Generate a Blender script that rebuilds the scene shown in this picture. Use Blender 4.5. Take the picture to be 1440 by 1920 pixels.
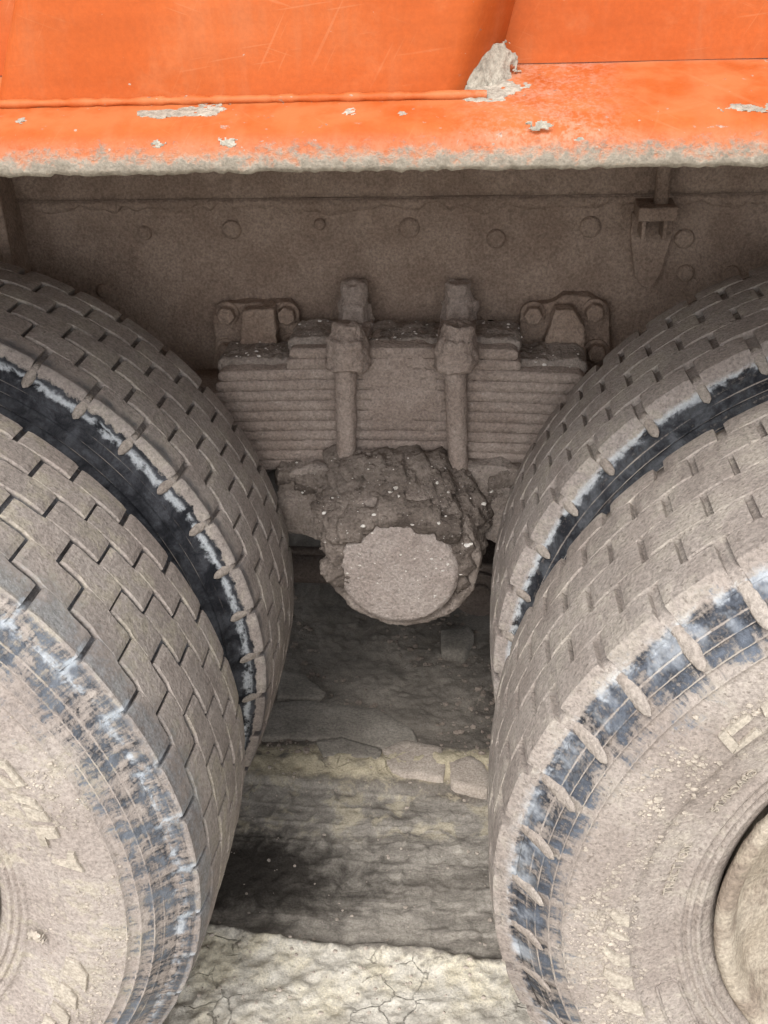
import bpy, bmesh, math, random
import numpy as np
from mathutils import Matrix, Vector
from mathutils.bvhtree import BVHTree

# ------------------------------------------------------------------ scene, camera, light
scn = bpy.context.scene
for o in list(bpy.data.objects):
    bpy.data.objects.remove(o)
COL = scn.collection
Z0 = 0.505                       # height of the wheel centres; shapes below are written relative to it

CAM = np.array([0.14574742, -0.78395524, 0.88086948])
CR = np.array([0.99511795, 0.09363358, -0.03119333])
CU = np.array([-0.01786292, 0.48172338, 0.87614126])
CF = np.array([-0.0970628, 0.87130669, -0.48104415])
FPX = 1982.675
cam = bpy.data.cameras.new('camera')
cam.sensor_fit = 'VERTICAL'
cam.sensor_height = 36
cam.lens = 36 * FPX / 1920
cam.clip_start = 0.02
cam.clip_end = 500
cam_o = bpy.data.objects.new('camera', cam)
COL.objects.link(cam_o)
M = Matrix.Identity(4)
for i in range(3):
    M[i][0], M[i][1], M[i][2] = CR[i], CU[i], -CF[i]
M[0][3], M[1][3], M[2][3] = CAM[0], CAM[1], CAM[2] + Z0
cam_o.matrix_world = M
scn.camera = cam_o

SUN_TO = Vector((-0.10, -0.66, 0.76)).normalized()
world = bpy.data.worlds.new('World')
scn.world = world
world.use_nodes = True
wt = world.node_tree
sky = wt.nodes.new('ShaderNodeTexSky')
sky.sky_type = 'NISHITA'
sky.sun_disc = False
sky.sun_elevation = math.asin(SUN_TO.z)
sky.sun_rotation = math.atan2(SUN_TO.x, SUN_TO.y)
sky.dust_density = 3.0
hs = wt.nodes.new('ShaderNodeHueSaturation')
hs.inputs['Saturation'].default_value = 0.22      # hazy, whitish overcast sky
wt.links.new(sky.outputs[0], hs.inputs['Color'])
bg = wt.nodes['Background']
wt.links.new(hs.outputs[0], bg.inputs['Color'])
bg.inputs['Strength'].default_value = 0.15
sl = bpy.data.lights.new('sun', 'SUN')
sl.energy = 0.95
sl.angle = math.radians(24)
sl.color = (1.0, 0.965, 0.93)
so = bpy.data.objects.new('sun', sl)
COL.objects.link(so)
so.rotation_euler = SUN_TO.to_track_quat('Z', 'Y').to_euler()
so.location = (-2, -3, 5)
vs = scn.view_settings
vs.view_transform = 'Standard'
vs.look = 'None'
vs.gamma = 1
vs.use_curve_mapping = False
vs.exposure = 1.0
scn.render.engine = 'CYCLES'
scn.cycles.max_bounces = 8
scn.cycles.diffuse_bounces = 4
scn.cycles.glossy_bounces = 2

rng = random.Random(7)
nrg = np.random.default_rng(11)


def back(u, v, y=None, z=None):
    """a pixel of the photograph carried out to a plane y (or z) of the place"""
    d = CF + CR * (u - 720) / FPX - CU * (v - 960) / FPX
    t = (y - CAM[1]) / d[1] if y is not None else (z - CAM[2]) / d[2]
    return CAM + t * d


# ------------------------------------------------------------------ numeric noise
def _hash(ix, iy, iz, s):
    h = (ix * 374761393 + iy * 668265263 + iz * 2147483647 + s * 974711) & 0xffffffff
    h = ((h ^ (h >> 13)) * 1274126177) & 0xffffffff
    h = h ^ (h >> 16)
    return (h & 0xffff) / 65535.0


def vnoise(x, y, z=0.0, s=0):
    x, y, z = np.broadcast_arrays(np.asarray(x, float), np.asarray(y, float), np.asarray(z, float))
    ix, iy, iz = np.floor(x).astype(np.int64), np.floor(y).astype(np.int64), np.floor(z).astype(np.int64)
    fx, fy, fz = x - ix, y - iy, z - iz
    fx, fy, fz = [f * f * (3 - 2 * f) for f in (fx, fy, fz)]
    r = 0
    for a in (0, 1):
        for b in (0, 1):
            for c in (0, 1):
                w = (fx if a else 1 - fx) * (fy if b else 1 - fy) * (fz if c else 1 - fz)
                r = r + w * _hash(ix + a, iy + b, iz + c, s)
    return r * 2 - 1


def fbm(x, y, z=0.0, s=0, o=4):
    r, a, f = 0, 0.5, 1.0
    for k in range(o):
        r = r + a * vnoise(x * f, y * f, z * f if np.ndim(z) or z else 0.0, s + k * 17)
        a *= 0.5
        f *= 2.03
    return r


def sstep(x, a, b):
    t = np.clip((x - a) / (b - a), 0, 1)
    return t * t * (3 - 2 * t)


# ------------------------------------------------------------------ node helper
class NT:
    def __init__(s, name):
        s.m = bpy.data.materials.new(name)
        s.m.use_nodes = True
        s.t = s.m.node_tree
        s.b = s.t.nodes['Principled BSDF']
        g = s.t.nodes.new('ShaderNodeNewGeometry')
        s.pos = s.vmath('SUBTRACT', g.outputs['Position'], (0, 0, Z0))
        s.normal = g.outputs['Normal']

    def put(s, sock, v):
        if isinstance(v, bpy.types.NodeSocket):
            s.t.links.new(v, sock)
        elif isinstance(v, (tuple, list)) and sock.type == 'RGBA' and len(v) == 3:
            sock.default_value = (*v, 1)
        else:
            sock.default_value = v

    def vmath(s, op, a, b=None):
        n = s.t.nodes.new('ShaderNodeVectorMath')
        n.operation = op
        s.put(n.inputs[0], a)
        if b is not None:
            s.put(n.inputs[1], b)
        return n.outputs[0]

    def ma(s, op, a, b=None, c=None):
        n = s.t.nodes.new('ShaderNodeMath')
        n.operation = op
        s.put(n.inputs[0], a)
        if b is not None:
            s.put(n.inputs[1], b)
        if c is not None:
            s.put(n.inputs[2], c)
        return n.outputs[0]

    def add(s, a, b): return s.ma('ADD', a, b)
    def sub(s, a, b): return s.ma('SUBTRACT', a, b)
    def mul(s, a, b): return s.ma('MULTIPLY', a, b)
    def mx(s, a, b): return s.ma('MAXIMUM', a, b)
    def mn(s, a, b): return s.ma('MINIMUM', a, b)
    def inv(s, a): return s.ma('SUBTRACT', 1.0, a)

    def step(s, x, lo, hi):
        n = s.t.nodes.new('ShaderNodeMapRange')
        n.interpolation_type = 'SMOOTHSTEP'
        s.put(n.inputs[0], x)
        if lo <= hi:
            n.inputs[1].default_value, n.inputs[2].default_value = lo, hi
        else:
            n.inputs[1].default_value, n.inputs[2].default_value = hi, lo
            n.inputs[3].default_value, n.inputs[4].default_value = 1, 0
        return n.outputs[0]

    def band(s, x, a, b, w):
        return s.mul(s.step(x, a - w, a + w), s.step(x, b + w, b - w))

    def sep(s, v):
        n = s.t.nodes.new('ShaderNodeSeparateXYZ')
        s.put(n.inputs[0], v)
        return n.outputs

    def comb(s, x, y, z):
        n = s.t.nodes.new('ShaderNodeCombineXYZ')
        for i, v in enumerate((x, y, z)):
            s.put(n.inputs[i], v)
        return n.outputs[0]

    def scale(s, v, k):
        return s.vmath('MULTIPLY', v, k)

    def noise(s, v, sc, det=4, rough=0.55, dist=0.0):
        n = s.t.nodes.new('ShaderNodeTexNoise')
        s.put(n.inputs['Vector'], v)
        n.inputs['Scale'].default_value = sc
        n.inputs['Detail'].default_value = det
        n.inputs['Roughness'].default_value = rough
        n.inputs['Distortion'].default_value = dist
        return n.outputs[0]

    def voro(s, v, sc, feat='DISTANCE_TO_EDGE', rnd=1.0):
        n = s.t.nodes.new('ShaderNodeTexVoronoi')
        n.feature = feat
        s.put(n.inputs['Vector'], v)
        n.inputs['Scale'].default_value = sc
        n.inputs['Randomness'].default_value = rnd
        return n.outputs['Distance']

    def mix(s, f, a, b, mode='MIX'):
        n = s.t.nodes.new('ShaderNodeMix')
        n.data_type = 'RGBA'
        n.blend_type = mode
        s.put(n.inputs[0], f)
        s.put(n.inputs[6], a)
        s.put(n.inputs[7], b)
        return n.outputs[2]

    def bump(s, h, dist, strength=1.0, nrm=None):
        n = s.t.nodes.new('ShaderNodeBump')
        n.inputs['Distance'].default_value = dist
        n.inputs['Strength'].default_value = strength
        s.put(n.inputs['Height'], h)
        if nrm is not None:
            s.put(n.inputs['Normal'], nrm)
        return n.outputs[0]

    def out(s, col, rough, nrm=None, spec=0.3):
        s.put(s.b.inputs['Base Color'], col)
        s.put(s.b.inputs['Roughness'], rough)
        s.put(s.b.inputs['Specular IOR Level'], spec)
        if nrm is not None:
            s.put(s.b.inputs['Normal'], nrm)
        return s.m

    def gain(s, col, f, lo, hi):
        """colour times a grey between lo and hi, f from 0 to 1"""
        n = s.t.nodes.new('ShaderNodeMapRange')
        s.put(n.inputs[0], f)
        n.inputs[1].default_value, n.inputs[2].default_value = 0.3, 0.7
        n.inputs[3].default_value, n.inputs[4].default_value = lo, hi
        return s.vmath('MULTIPLY', col, s.comb(n.outputs[0], n.outputs[0], n.outputs[0]))


# ------------------------------------------------------------------ materials
DUST = (0.36, 0.295, 0.245)
DUST2 = (0.42, 0.37, 0.32)


def mat_dust(name, c1=DUST, c2=DUST2, grain=420, gb=0.0012, dark=None, spec=0.12, speck=0.0):
    n = NT(name)
    lo = n.noise(n.pos, 14, 5)
    fi = n.noise(n.pos, grain, 2, 0.75)
    col = n.mix(n.step(lo, 0.35, 0.65), c1, c2)
    if dark is not None:
        dm = n.step(n.noise(n.pos, 9, 6, 0.65, 0.6), 0.5, 0.62)
        col = n.mix(n.mul(dm, 0.8), col, dark)
    col = n.gain(col, fi, 0.72, 1.26)
    if speck:
        sp = n.step(n.noise(n.pos, grain * 0.9, 1, 0.5), 0.70, 0.76)
        col = n.mix(n.mul(sp, speck), col, (0.62, 0.58, 0.54))
    mid = n.noise(n.pos, 90, 4, 0.6)
    col = n.gain(col, mid, 0.9, 1.1)
    nr = n.bump(n.add(n.mul(mid, gb * 1.5), n.mul(fi, gb * 0.9)), 1.0, 0.9)
    return n.out(col, 0.95, nr, spec)


def mat_tyre(name, cx, sx, P):
    """dusty rubber of one wheel: masks follow the wheel's own radius, angle and depth"""
    n = NT(name)
    q = n.vmath('SUBTRACT', n.pos, (cx, 0, 0))
    x, y, z = n.sep(q)
    r = n.ma('SQRT', n.add(n.mul(x, x), n.mul(z, z)))
    a = n.ma('ARCTAN2', z, n.mul(x, float(sx)))
    arc = n.mul(a, 0.5)
    yy = n.sub(y, P['y0'])
    pol = n.comb(arc, r, yy)
    big = n.noise(pol, 9, 3, 0.6)
    fine = n.noise(n.pos, 250, 2, 0.75)
    mid = n.noise(n.pos, 80, 3, 0.65)
    radial = n.noise(n.comb(n.mul(arc, 110.0), n.mul(r, 16.0), yy), 1.0, 3, 0.65)   # streaks running outwards
    circ = n.noise(n.comb(n.mul(arc, 10.0), n.mul(r, 170.0), yy), 1.0, 3, 0.65)    # scuffs running around
    blot = n.noise(pol, 34, 4, 0.68, 0.4)
    obj_i = n.t.nodes.new('ShaderNodeObjectInfo').outputs['Random']
    dust = n.mix(n.step(big, 0.35, 0.65), P['d1'], P['d2'])
    dust = n.mix(n.mul(n.step(n.add(blot, n.mul(n.sub(big, 0.5), 0.6)), 0.50, 0.66), 0.6), dust, P['d3'])
    dust = n.gain(dust, n.add(n.mul(radial, 0.5), n.mul(mid, 0.5)), 0.86, 1.12)
    dust = n.gain(dust, fine, 0.72, 1.26)
    dust = n.gain(dust, obj_i, 0.95, 1.05)
    pit = n.mul(n.step(n.noise(n.pos, 210, 1, 0.5), 0.36, 0.27), P.get('pit', 0.45))
    dust = n.mix(pit, dust, (0.13, 0.108, 0.09))
    rub = n.mix(n.step(blot, 0.35, 0.68), (0.012, 0.013, 0.017), P['rub'])
    rub = n.gain(rub, n.add(n.mul(fine, 0.5), n.mul(circ, 0.5)), 0.6, 1.4)
    side = n.step(yy, 0.012, 0.002)
    tread = n.inv(side)
    jr = n.add(r, n.add(n.mul(n.sub(blot, 0.5), 0.018), n.mul(n.sub(mid, 0.5), 0.010)))
    # bare rubber on the upper sidewall and the shoulder
    v = n.add(n.mul(n.sub(blot, 0.5), P['blot']), n.add(n.mul(n.sub(radial, 0.5), P['rad']), n.add(n.mul(n.sub(circ, 0.5), P['circ']), n.mul(n.sub(fine, 0.5), P.get('fin', 0.5)))))
    bandm = n.mul(n.step(jr if P.get('stripe') else r, P['r0'], P['r0'] + P['rw']), n.step(jr, P.get('rtop', 0.502), P.get('rtop', 0.502) - 0.008))
    zone = n.add(n.mul(bandm, P['side']), v)
    if P.get('lines'):
        for rl in (0.4412, 0.4552, 0.4688, 0.4775):
            zone = n.sub(zone, n.mul(n.band(r, rl - 0.0006, rl + 0.0008, 0.0006), n.mul(n.step(big, 0.3, 0.7), P['lines'])))
    zone = n.mul(n.step(zone, P.get('z0', 0.40), P.get('z1', 0.66)), side)
    zone = n.mul(zone, n.step(r, P['r0'] - 0.03, P['r0'] + 0.01))
    if P.get('amid') is not None:
        zone = n.mul(zone, n.step(n.add(a, n.mul(n.sub(blot, 0.5), 0.3)), P['amid'] - 0.25, P['amid'] + 0.1))
    if P.get('stripe'):
        ph = n.ma('FRACT', n.add(n.mul(n.sub(a, P['phase']), 44 / (2 * math.pi)), n.add(10.5, n.mul(n.sub(blot, 0.5), 0.22))))
        dd = n.ma('ABSOLUTE', n.sub(ph, 0.5))
        st = n.step(n.add(dd, n.mul(n.sub(mid, 0.5), 0.08)), 0.10, 0.05)
        zone = n.mul(zone, n.inv(n.mul(n.mul(st, n.step(r, 0.425, 0.44)), P['stripe'])))
    # worn rubber on the tread next to the outer shoulder
    tz = n.add(n.mul(n.step(yy, P['tw'], 0.0), P['tread']), n.add(n.mul(n.sub(blot, 0.5), 1.5), n.mul(n.sub(fine, 0.5), 0.8)))
    tz = n.mul(n.mul(n.step(tz, 0.25, 0.95), tread), P['tmax'])
    # groove floors
    gz = n.mul(n.mul(tread, n.step(n.add(r, n.mul(n.ma('POWER', n.ma('ABSOLUTE', n.sub(n.mul(yy, 8.0), 1.0)), 2.0), 0.006)), P['gr'], P['gr'] - 0.004)), P['groove'])
    m = n.mx(n.mx(zone, tz), gz)
    col = n.mix(m, dust, n.mix(n.mul(tz, n.inv(gz)), rub, n.gain(P['trub'], fine, 0.7, 1.3)) if P.get('trub') else rub)
    # pale chalky scuff on the shoulder edge
    wl = n.band(jr, P['w0'], P['w1'], 0.0025)
    wl = n.mul(n.mul(wl, n.step(yy, 0.016, 0.006)), n.step(n.add(n.mul(blot, 0.6), n.add(n.mul(circ, 0.2), n.mul(mid, 0.35))), P['wt'], P['wt'] + 0.14))
    col = n.mix(n.mul(wl, P['white']), col, n.gain(P['wcol'], fine, 0.75, 1.15))
    if P.get('wpatch'):
        wp = n.mul(n.mul(n.band(jr, 0.474, 0.499, 0.008), side), n.step(n.add(n.noise(pol, 17, 4, 0.75), n.mul(radial, 0.25)), 0.58, 0.74))
        col = n.mix(n.mul(wp, P['wpatch']), col, (0.5, 0.53, 0.56))
    if P.get('notchw'):
        ph = n.ma('FRACT', n.add(n.mul(n.sub(a, P['phase']), 44 / (2 * math.pi)), n.add(10.5, n.mul(n.sub(blot, 0.5), 0.12))))
        nw = n.step(n.ma('ABSOLUTE', n.sub(n.sub(ph, 0.5), 0.055)), 0.11, 0.02)
        nw = n.mul(n.mul(nw, n.mul(n.step(yy, 0.036, 0.012), n.step(r, 0.482, 0.49))), n.step(n.add(n.mul(blot, 0.6), n.mul(mid, 0.5)), 0.46, 0.62))
        col = n.mix(n.mul(nw, P['notchw']), col, (0.42, 0.46, 0.50))
    rough = n.sub(0.95, n.mul(m, 0.35))
    h = n.add(n.mul(mid, 0.0016), n.add(n.mul(fine, P.get('gb', 0.0011)), n.add(n.mul(circ, 0.0006), n.mul(m, -0.0007))))
    nr = n.bump(h, 1.0, 0.9)
    return n.out(col, rough, nr, 0.22)


def n_gb(P):
    return P.get('gb', 0.0011)


BASE = dict(y0=0.0, d1=(0.278, 0.238, 0.214), d2=(0.335, 0.296, 0.270), d3=(0.37, 0.332, 0.282), rub=(0.12, 0.133, 0.155),
            blot=1.6, rad=0.9, circ=0.7, r0=0.435, rw=0.03, side=0.75, tw=0.07, tread=0.5, tmax=0.5,
            gr=0.5165, groove=0.6, w0=0.493, w1=0.501, wt=0.5, white=0.7, wcol=(0.55, 0.58, 0.61), phase=0.0)
PH = {'LO': 0.1, 'LI': 0.9, 'RO': 2.3, 'RI': 6.2}
SLOT = {'LO': (0.0042, 0.0031, 0.0062), 'LI': (0.0058, 0.0024, 0.009), 'RO': (0.0078, 0.0012, 0.008), 'RI': (0.0078, 0.0012, 0.0085)}
TY = {
    'LO': dict(BASE, rub=(0.13, 0.145, 0.17), side=0.55, r0=0.42, rw=0.06, z0=0.22, z1=0.75, fin=1.1, lines=0.5, d1=(0.298, 0.256, 0.229), d2=(0.35, 0.309, 0.278), trub=(0.235, 0.243, 0.25), notchw=0.75, phase=math.radians(0.1), rad=1.3, tw=0.10, tread=0.85, tmax=0.75, groove=0.8,
               wt=0.55, white=0.62, w0=0.490, w1=0.4985, d3=(0.385, 0.345, 0.27), rtop=0.516),
    'RO': dict(BASE, rub=(0.10, 0.114, 0.14), side=0.72, r0=0.424, rw=0.05, stripe=0.9, lines=0.9, blot=1.9, fin=1.2, rad=1.4, z0=0.15, z1=0.8, tw=0.02, tread=0.1, tmax=0.2, d1=(0.268, 0.229, 0.202), d2=(0.32, 0.281, 0.25),
               groove=0.1, wt=0.56, white=0.45, wpatch=0.38, w0=0.489, w1=0.5, gb=0.0017, phase=math.radians(2.3), amid=-0.45, rtop=0.499, pit=0.6),
    'LI': dict(BASE, y0=0.378, rub=(0.065, 0.068, 0.078), side=1.15, r0=0.30, rw=0.03, blot=0.6, rad=0.4, circ=1.3, lines=0.7, z0=0.25, z1=0.8, tw=0.04,
               tread=0.9, tmax=0.85, groove=0.3, wt=0.46, white=0.85, w0=0.4865, w1=0.4935, rtop=0.503),
    'RI': dict(BASE, y0=0.378, rub=(0.085, 0.09, 0.10), side=0.95, r0=0.30, rw=0.03, blot=1.0, rad=0.6, circ=1.3, fin=0.9, lines=0.7, z0=0.25, z1=0.85, tw=0.02,
               tread=0.1, tmax=0.2, groove=0.12, wt=0.47, white=0.75, w0=0.4895, w1=0.4965, gb=0.0014, pit=0.5, rtop=0.497),
}

M_FRAME = mat_dust('dust_on_frame', (0.245, 0.180, 0.142), (0.315, 0.240, 0.193), 240, 0.0026, speck=0.12)
M_STEEL = mat_dust('dust_on_steel', (0.295, 0.236, 0.203), (0.355, 0.293, 0.256), 260, 0.0022, speck=0.25)
M_CAKED = mat_dust('caked_mud', (0.245, 0.205, 0.178), (0.315, 0.27, 0.24), 240, 0.003, dark=(0.17, 0.14, 0.12))
M_WETMUD = mat_dust('damp_mud', (0.155, 0.128, 0.110), (0.235, 0.198, 0.172), 240, 0.003, dark=(0.095, 0.077, 0.066), speck=0.3)
M_CAP = mat_dust('cap_dust', (0.33, 0.28, 0.252), (0.385, 0.335, 0.305), 240, 0.003, speck=0.4)
M_PLUG = mat_dust('notch_mud', (0.29, 0.25, 0.218), (0.345, 0.305, 0.268), 240, 0.002)
M_RAISED = mat_dust('rubbed_marks', (0.39, 0.345, 0.288), (0.43, 0.385, 0.322), 260, 0.001)
M_RIM = mat_dust('rim_mud', (0.31, 0.262, 0.205), (0.39, 0.34, 0.275), 220, 0.0018, dark=(0.22, 0.175, 0.14))
M_CRUMB = mat_dust('dry_crumbs', (0.34, 0.298, 0.25), (0.43, 0.38, 0.32), 120, 0.0006)
M_PEB = mat_dust('pale_grit', (0.62, 0.58, 0.53), (0.75, 0.72, 0.68), 200, 0.0004)
M_DARKPEB = mat_dust('brown_clods', (0.19, 0.155, 0.13), (0.27, 0.225, 0.19), 200, 0.001)
M_SLAB = mat_dust('dry_mud_slab', (0.40, 0.345, 0.295), (0.46, 0.40, 0.345), 240, 0.0014)
M_SLABD = mat_dust('grey_mud_slab', (0.215, 0.194, 0.168), (0.28, 0.254, 0.22), 200, 0.0014)
M_GREYMUD = mat_dust('grey_dry_splash', (0.30, 0.272, 0.222), (0.38, 0.35, 0.292), 220, 0.0016)
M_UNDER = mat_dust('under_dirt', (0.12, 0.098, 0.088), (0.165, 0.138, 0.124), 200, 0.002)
nb = NT('hole_dark')
M_HOLE = nb.out((0.01, 0.008, 0.007), 0.9)


def mat_orange(name, kind):
    n = NT(name)
    x, y, z = n.sep(n.pos)
    big = n.noise(n.pos, 7, 5, 0.6)
    streak = n.noise(n.scale(n.pos, (6, 1, 60)), 1.0, 4, 0.6)
    col = n.mix(n.step(big, 0.35, 0.68), (0.405, 0.080, 0.0125), (0.435, 0.100, 0.022))
    col = n.mix(n.mul(n.step(n.noise(n.pos, 16, 5, 0.7), 0.52, 0.72), 0.35), col, (0.48, 0.165, 0.065))
    fine = n.noise(n.pos, 300, 2, 0.7)
    blot = n.noise(n.pos, 60, 4, 0.7, 0.5)
    drip = n.noise(n.scale(n.pos, (38, 1, 5)), 1.0, 4, 0.65, 0.3)
    col = n.mix(n.mul(n.step(n.add(drip, n.mul(n.sub(big, 0.5), 0.8)), 0.48, 0.72), 0.30), col, (0.40, 0.145, 0.062))
    col = n.gain(col, fine, 0.94, 1.06)
    col = n.gain(col, streak, 0.93, 1.06)
    # scratches
    for k, (ang, s0) in enumerate(((0.12, 3.0), (-0.35, 4.0), (1.05, 6.0))):
        w = n.noise(n.vmath('ADD', n.comb(n.mul(n.add(n.mul(x, math.cos(ang)), n.mul(z, math.sin(ang))), 12.0), 0.0, n.mul(n.sub(n.mul(z, math.cos(ang)), n.mul(x, math.sin(ang))), 330.0)), (s0, k, 0)), 1.0, 2, 0.4)
        col = n.mix(n.mul(n.mul(n.step(w, 0.665, 0.70), n.step(big, 0.42, 0.6)), 0.24), col, (0.52, 0.215, 0.10))
    chips = n.mul(n.step(n.noise(n.scale(n.pos, (1, 1, 1.7)), 135, 2, 0.6), 0.69 if kind == 'sill' else 0.735, (0.69 if kind == 'sill' else 0.735) + 0.03), n.step(n.noise(n.pos, 9, 2), 0.42, 0.5))
    mud = None
    if kind == 'sill':
        # dust film and painted highlight on the ledge, dried mud climbing from the bottom edge
        film = n.mul(n.step(z, 0.752, 0.766), n.step(n.noise(n.pos, 22, 5, 0.6), 0.36, 0.62))
        col = n.mix(n.mul(film, 0.62), col, (0.50, 0.178, 0.066))
        pink = n.mul(n.step(x, 0.10, 0.17), n.step(x, 0.26, 0.2))
        col = n.mix(n.mul(n.mul(pink, n.step(n.add(n.mul(blot, 0.5), n.mul(fine, 0.5)), 0.42, 0.62)), 0.55), col, (0.50, 0.27, 0.19))
        h = n.add(n.sub(z, 0.728), n.add(n.mul(n.sub(blot, 0.5), 0.030), n.mul(n.sub(n.noise(n.scale(n.pos, (0.8, 1, 1)), 120, 3, 0.8), 0.5), 0.034)))
        mud = n.step(n.add(h, n.mul(n.sub(fine, 0.5), 0.012)), 0.021, 0.006)
        front = n.mul(n.step(z, 0.757, 0.740), 0.75)
        col = n.mix(n.mul(front, n.step(n.add(n.mul(blot, 0.6), n.mul(fine, 0.4)), 0.34, 0.62)), col, (0.40, 0.20, 0.115))
        chips = n.mx(chips, n.mul(n.step(blot, 0.66, 0.70), n.step(z, 0.775, 0.760)))
    mcol = n.gain(n.mix(n.step(blot, 0.3, 0.7), (0.23, 0.20, 0.16), (0.35, 0.312, 0.258)), fine, 0.8, 1.2)
    ccol = n.mix(n.step(fine, 0.4, 0.6), (0.20, 0.135, 0.095), (0.36, 0.31, 0.26))
    col = n.mix(n.mul(chips, 0.8), col, ccol)
    rough = 0.6
    height = n.mul(blot, 0.25)
    if mud is not None:
        col = n.mix(mud, col, mcol)
        rough = n.add(0.6, n.mul(mud, 0.35))
        height = n.add(height, n.mul(mud, n.add(0.1, fine)))
    nr = n.bump(height, 0.0016, 0.7)
    nr = n.bump(n.noise(n.pos, 12, 3), 0.006, 0.35, nr)
    return n.out(col, rough, nr, 0.25)


M_SILL = mat_orange('orange_sill_paint', 'sill')
M_PANEL = mat_orange('orange_panel_paint', 'panel')


def mat_ground():
    n = NT('packed_earth')
    x, y, z = n.sep(n.pos)
    big = n.noise(n.pos, 6, 6, 0.6)
    blot = n.noise(n.pos, 24, 6, 0.65, 0.5)
    fine = n.noise(n.pos, 260, 4, 0.7)
    wob = n.add(n.mul(n.sub(blot, 0.5), 0.05), n.mul(n.sub(n.noise(n.pos, 70, 4, 0.6), 0.5), 0.03))
    yw = n.add(y, wob)
    col = n.mix(n.step(big, 0.35, 0.65), (0.15, 0.133, 0.114), (0.25, 0.224, 0.193))
    # rolled strip of the inner wheels
    tr = n.band(n.add(yw, n.mul(x, 0.074)), 0.325, 0.67, 0.012)
    tcol = n.mix(n.step(blot, 0.35, 0.7), (0.31, 0.284, 0.25), (0.43, 0.395, 0.345))
    col = n.mix(tr, col, tcol)
    smear = n.noise(n.scale(n.pos, (3.5, 17, 0)), 1.0, 5, 0.7, 0.5)
    smear = n.mul(n.step(smear, 0.47, 0.66), tr)
    col = n.mix(n.mul(smear, 0.72), col, (0.095, 0.083, 0.07))
    # damp dark patch at the left of the strip
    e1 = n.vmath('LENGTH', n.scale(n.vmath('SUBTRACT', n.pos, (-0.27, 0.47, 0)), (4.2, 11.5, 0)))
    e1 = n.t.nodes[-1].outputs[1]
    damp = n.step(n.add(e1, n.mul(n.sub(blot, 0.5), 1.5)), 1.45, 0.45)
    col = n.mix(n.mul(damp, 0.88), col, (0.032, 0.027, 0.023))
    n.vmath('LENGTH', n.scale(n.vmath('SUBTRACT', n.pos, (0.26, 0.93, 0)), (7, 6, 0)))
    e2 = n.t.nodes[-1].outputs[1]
    col = n.mix(n.mul(n.step(n.add(e2, n.mul(n.sub(blot, 0.5), 1.6)), 1.1, 0.6), 0.75), col, (0.04, 0.032, 0.028))  # darker patch further under the truck
    # pale sand squeezed up beside the strip, sunlight on it mixed into its colour
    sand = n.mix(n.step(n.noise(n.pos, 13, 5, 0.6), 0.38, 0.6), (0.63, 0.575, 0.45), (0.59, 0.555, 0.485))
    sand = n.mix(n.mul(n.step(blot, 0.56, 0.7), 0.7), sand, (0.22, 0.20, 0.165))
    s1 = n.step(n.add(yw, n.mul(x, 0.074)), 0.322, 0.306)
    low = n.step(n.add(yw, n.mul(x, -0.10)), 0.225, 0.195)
    sunlit_sand = n.mix(n.mul(low, 0.5), sand, (0.30, 0.275, 0.235))
    col = n.mix(s1, col, sunlit_sand)
    s2 = n.mul(n.band(yw, 0.695, 0.775, 0.014), n.step(n.noise(n.pos, 11, 4, 0.6), 0.36, 0.5))
    col = n.mix(n.mul(s2, 0.8), col, (0.56, 0.49, 0.35))
    s3 = n.mul(n.band(yw, 0.57, 0.69, 0.02), n.step(blot, 0.5, 0.6))
    col = n.mix(n.mul(s3, 0.65), col, (0.52, 0.46, 0.34))
    # drying cracks in the sand
    ck = n.step(n.voro(n.vmath('ADD', n.pos, n.scale(n.comb(blot, big, 0.0), (0.05, 0.05, 0))), 19), 0.022, 0.0)
    ck = n.mul(ck, n.mul(n.mx(s1, s2), n.step(big, 0.50, 0.60)))
    col = n.mix(n.mul(ck, 0.35), col, (0.09, 0.075, 0.06))
    col = n.gain(col, fine, 0.72, 1.28)
    nr = n.bump(blot, 0.003, 0.6)
    nr = n.bump(n.sub(fine, n.mul(ck, 2.0)), 0.002, 0.9, nr)
    return n.out(col, 0.95, nr, 0.12)


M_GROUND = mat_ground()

# ------------------------------------------------------------------ mesh helpers
def tag(o, label=None, cat=None, group=None, kind=None):
    for k, v in (('label', label), ('category', cat), ('group', group), ('kind', kind)):
        if v:
            o[k] = v
    return o


def raw_mesh(name, verts, faces, mat, smooth=True, z0=True):
    me = bpy.data.meshes.new(name)
    v = np.array(verts, float).reshape(-1, 3).copy()
    if z0:
        v[:, 2] += Z0
    me.from_pydata(v.tolist(), [], faces)
    if smooth:
        me.polygons.foreach_set('use_smooth', [True] * len(me.polygons))
    me.materials.append(mat)
    return me


def link(name, me, parent=None):
    o = bpy.data.objects.new(name, me)
    COL.objects.link(o)
    if parent:
        o.parent = parent
    return o


def obj(name, verts, faces, mat, parent=None, smooth=True, fix=True):
    me = raw_mesh(name, verts, faces, mat, smooth)
    if fix:
        bm = bmesh.new()
        bm.from_mesh(me)
        bmesh.ops.recalc_face_normals(bm, faces=bm.faces)
        bm.to_mesh(me)
        bm.free()
    return link(name, me, parent)


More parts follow.
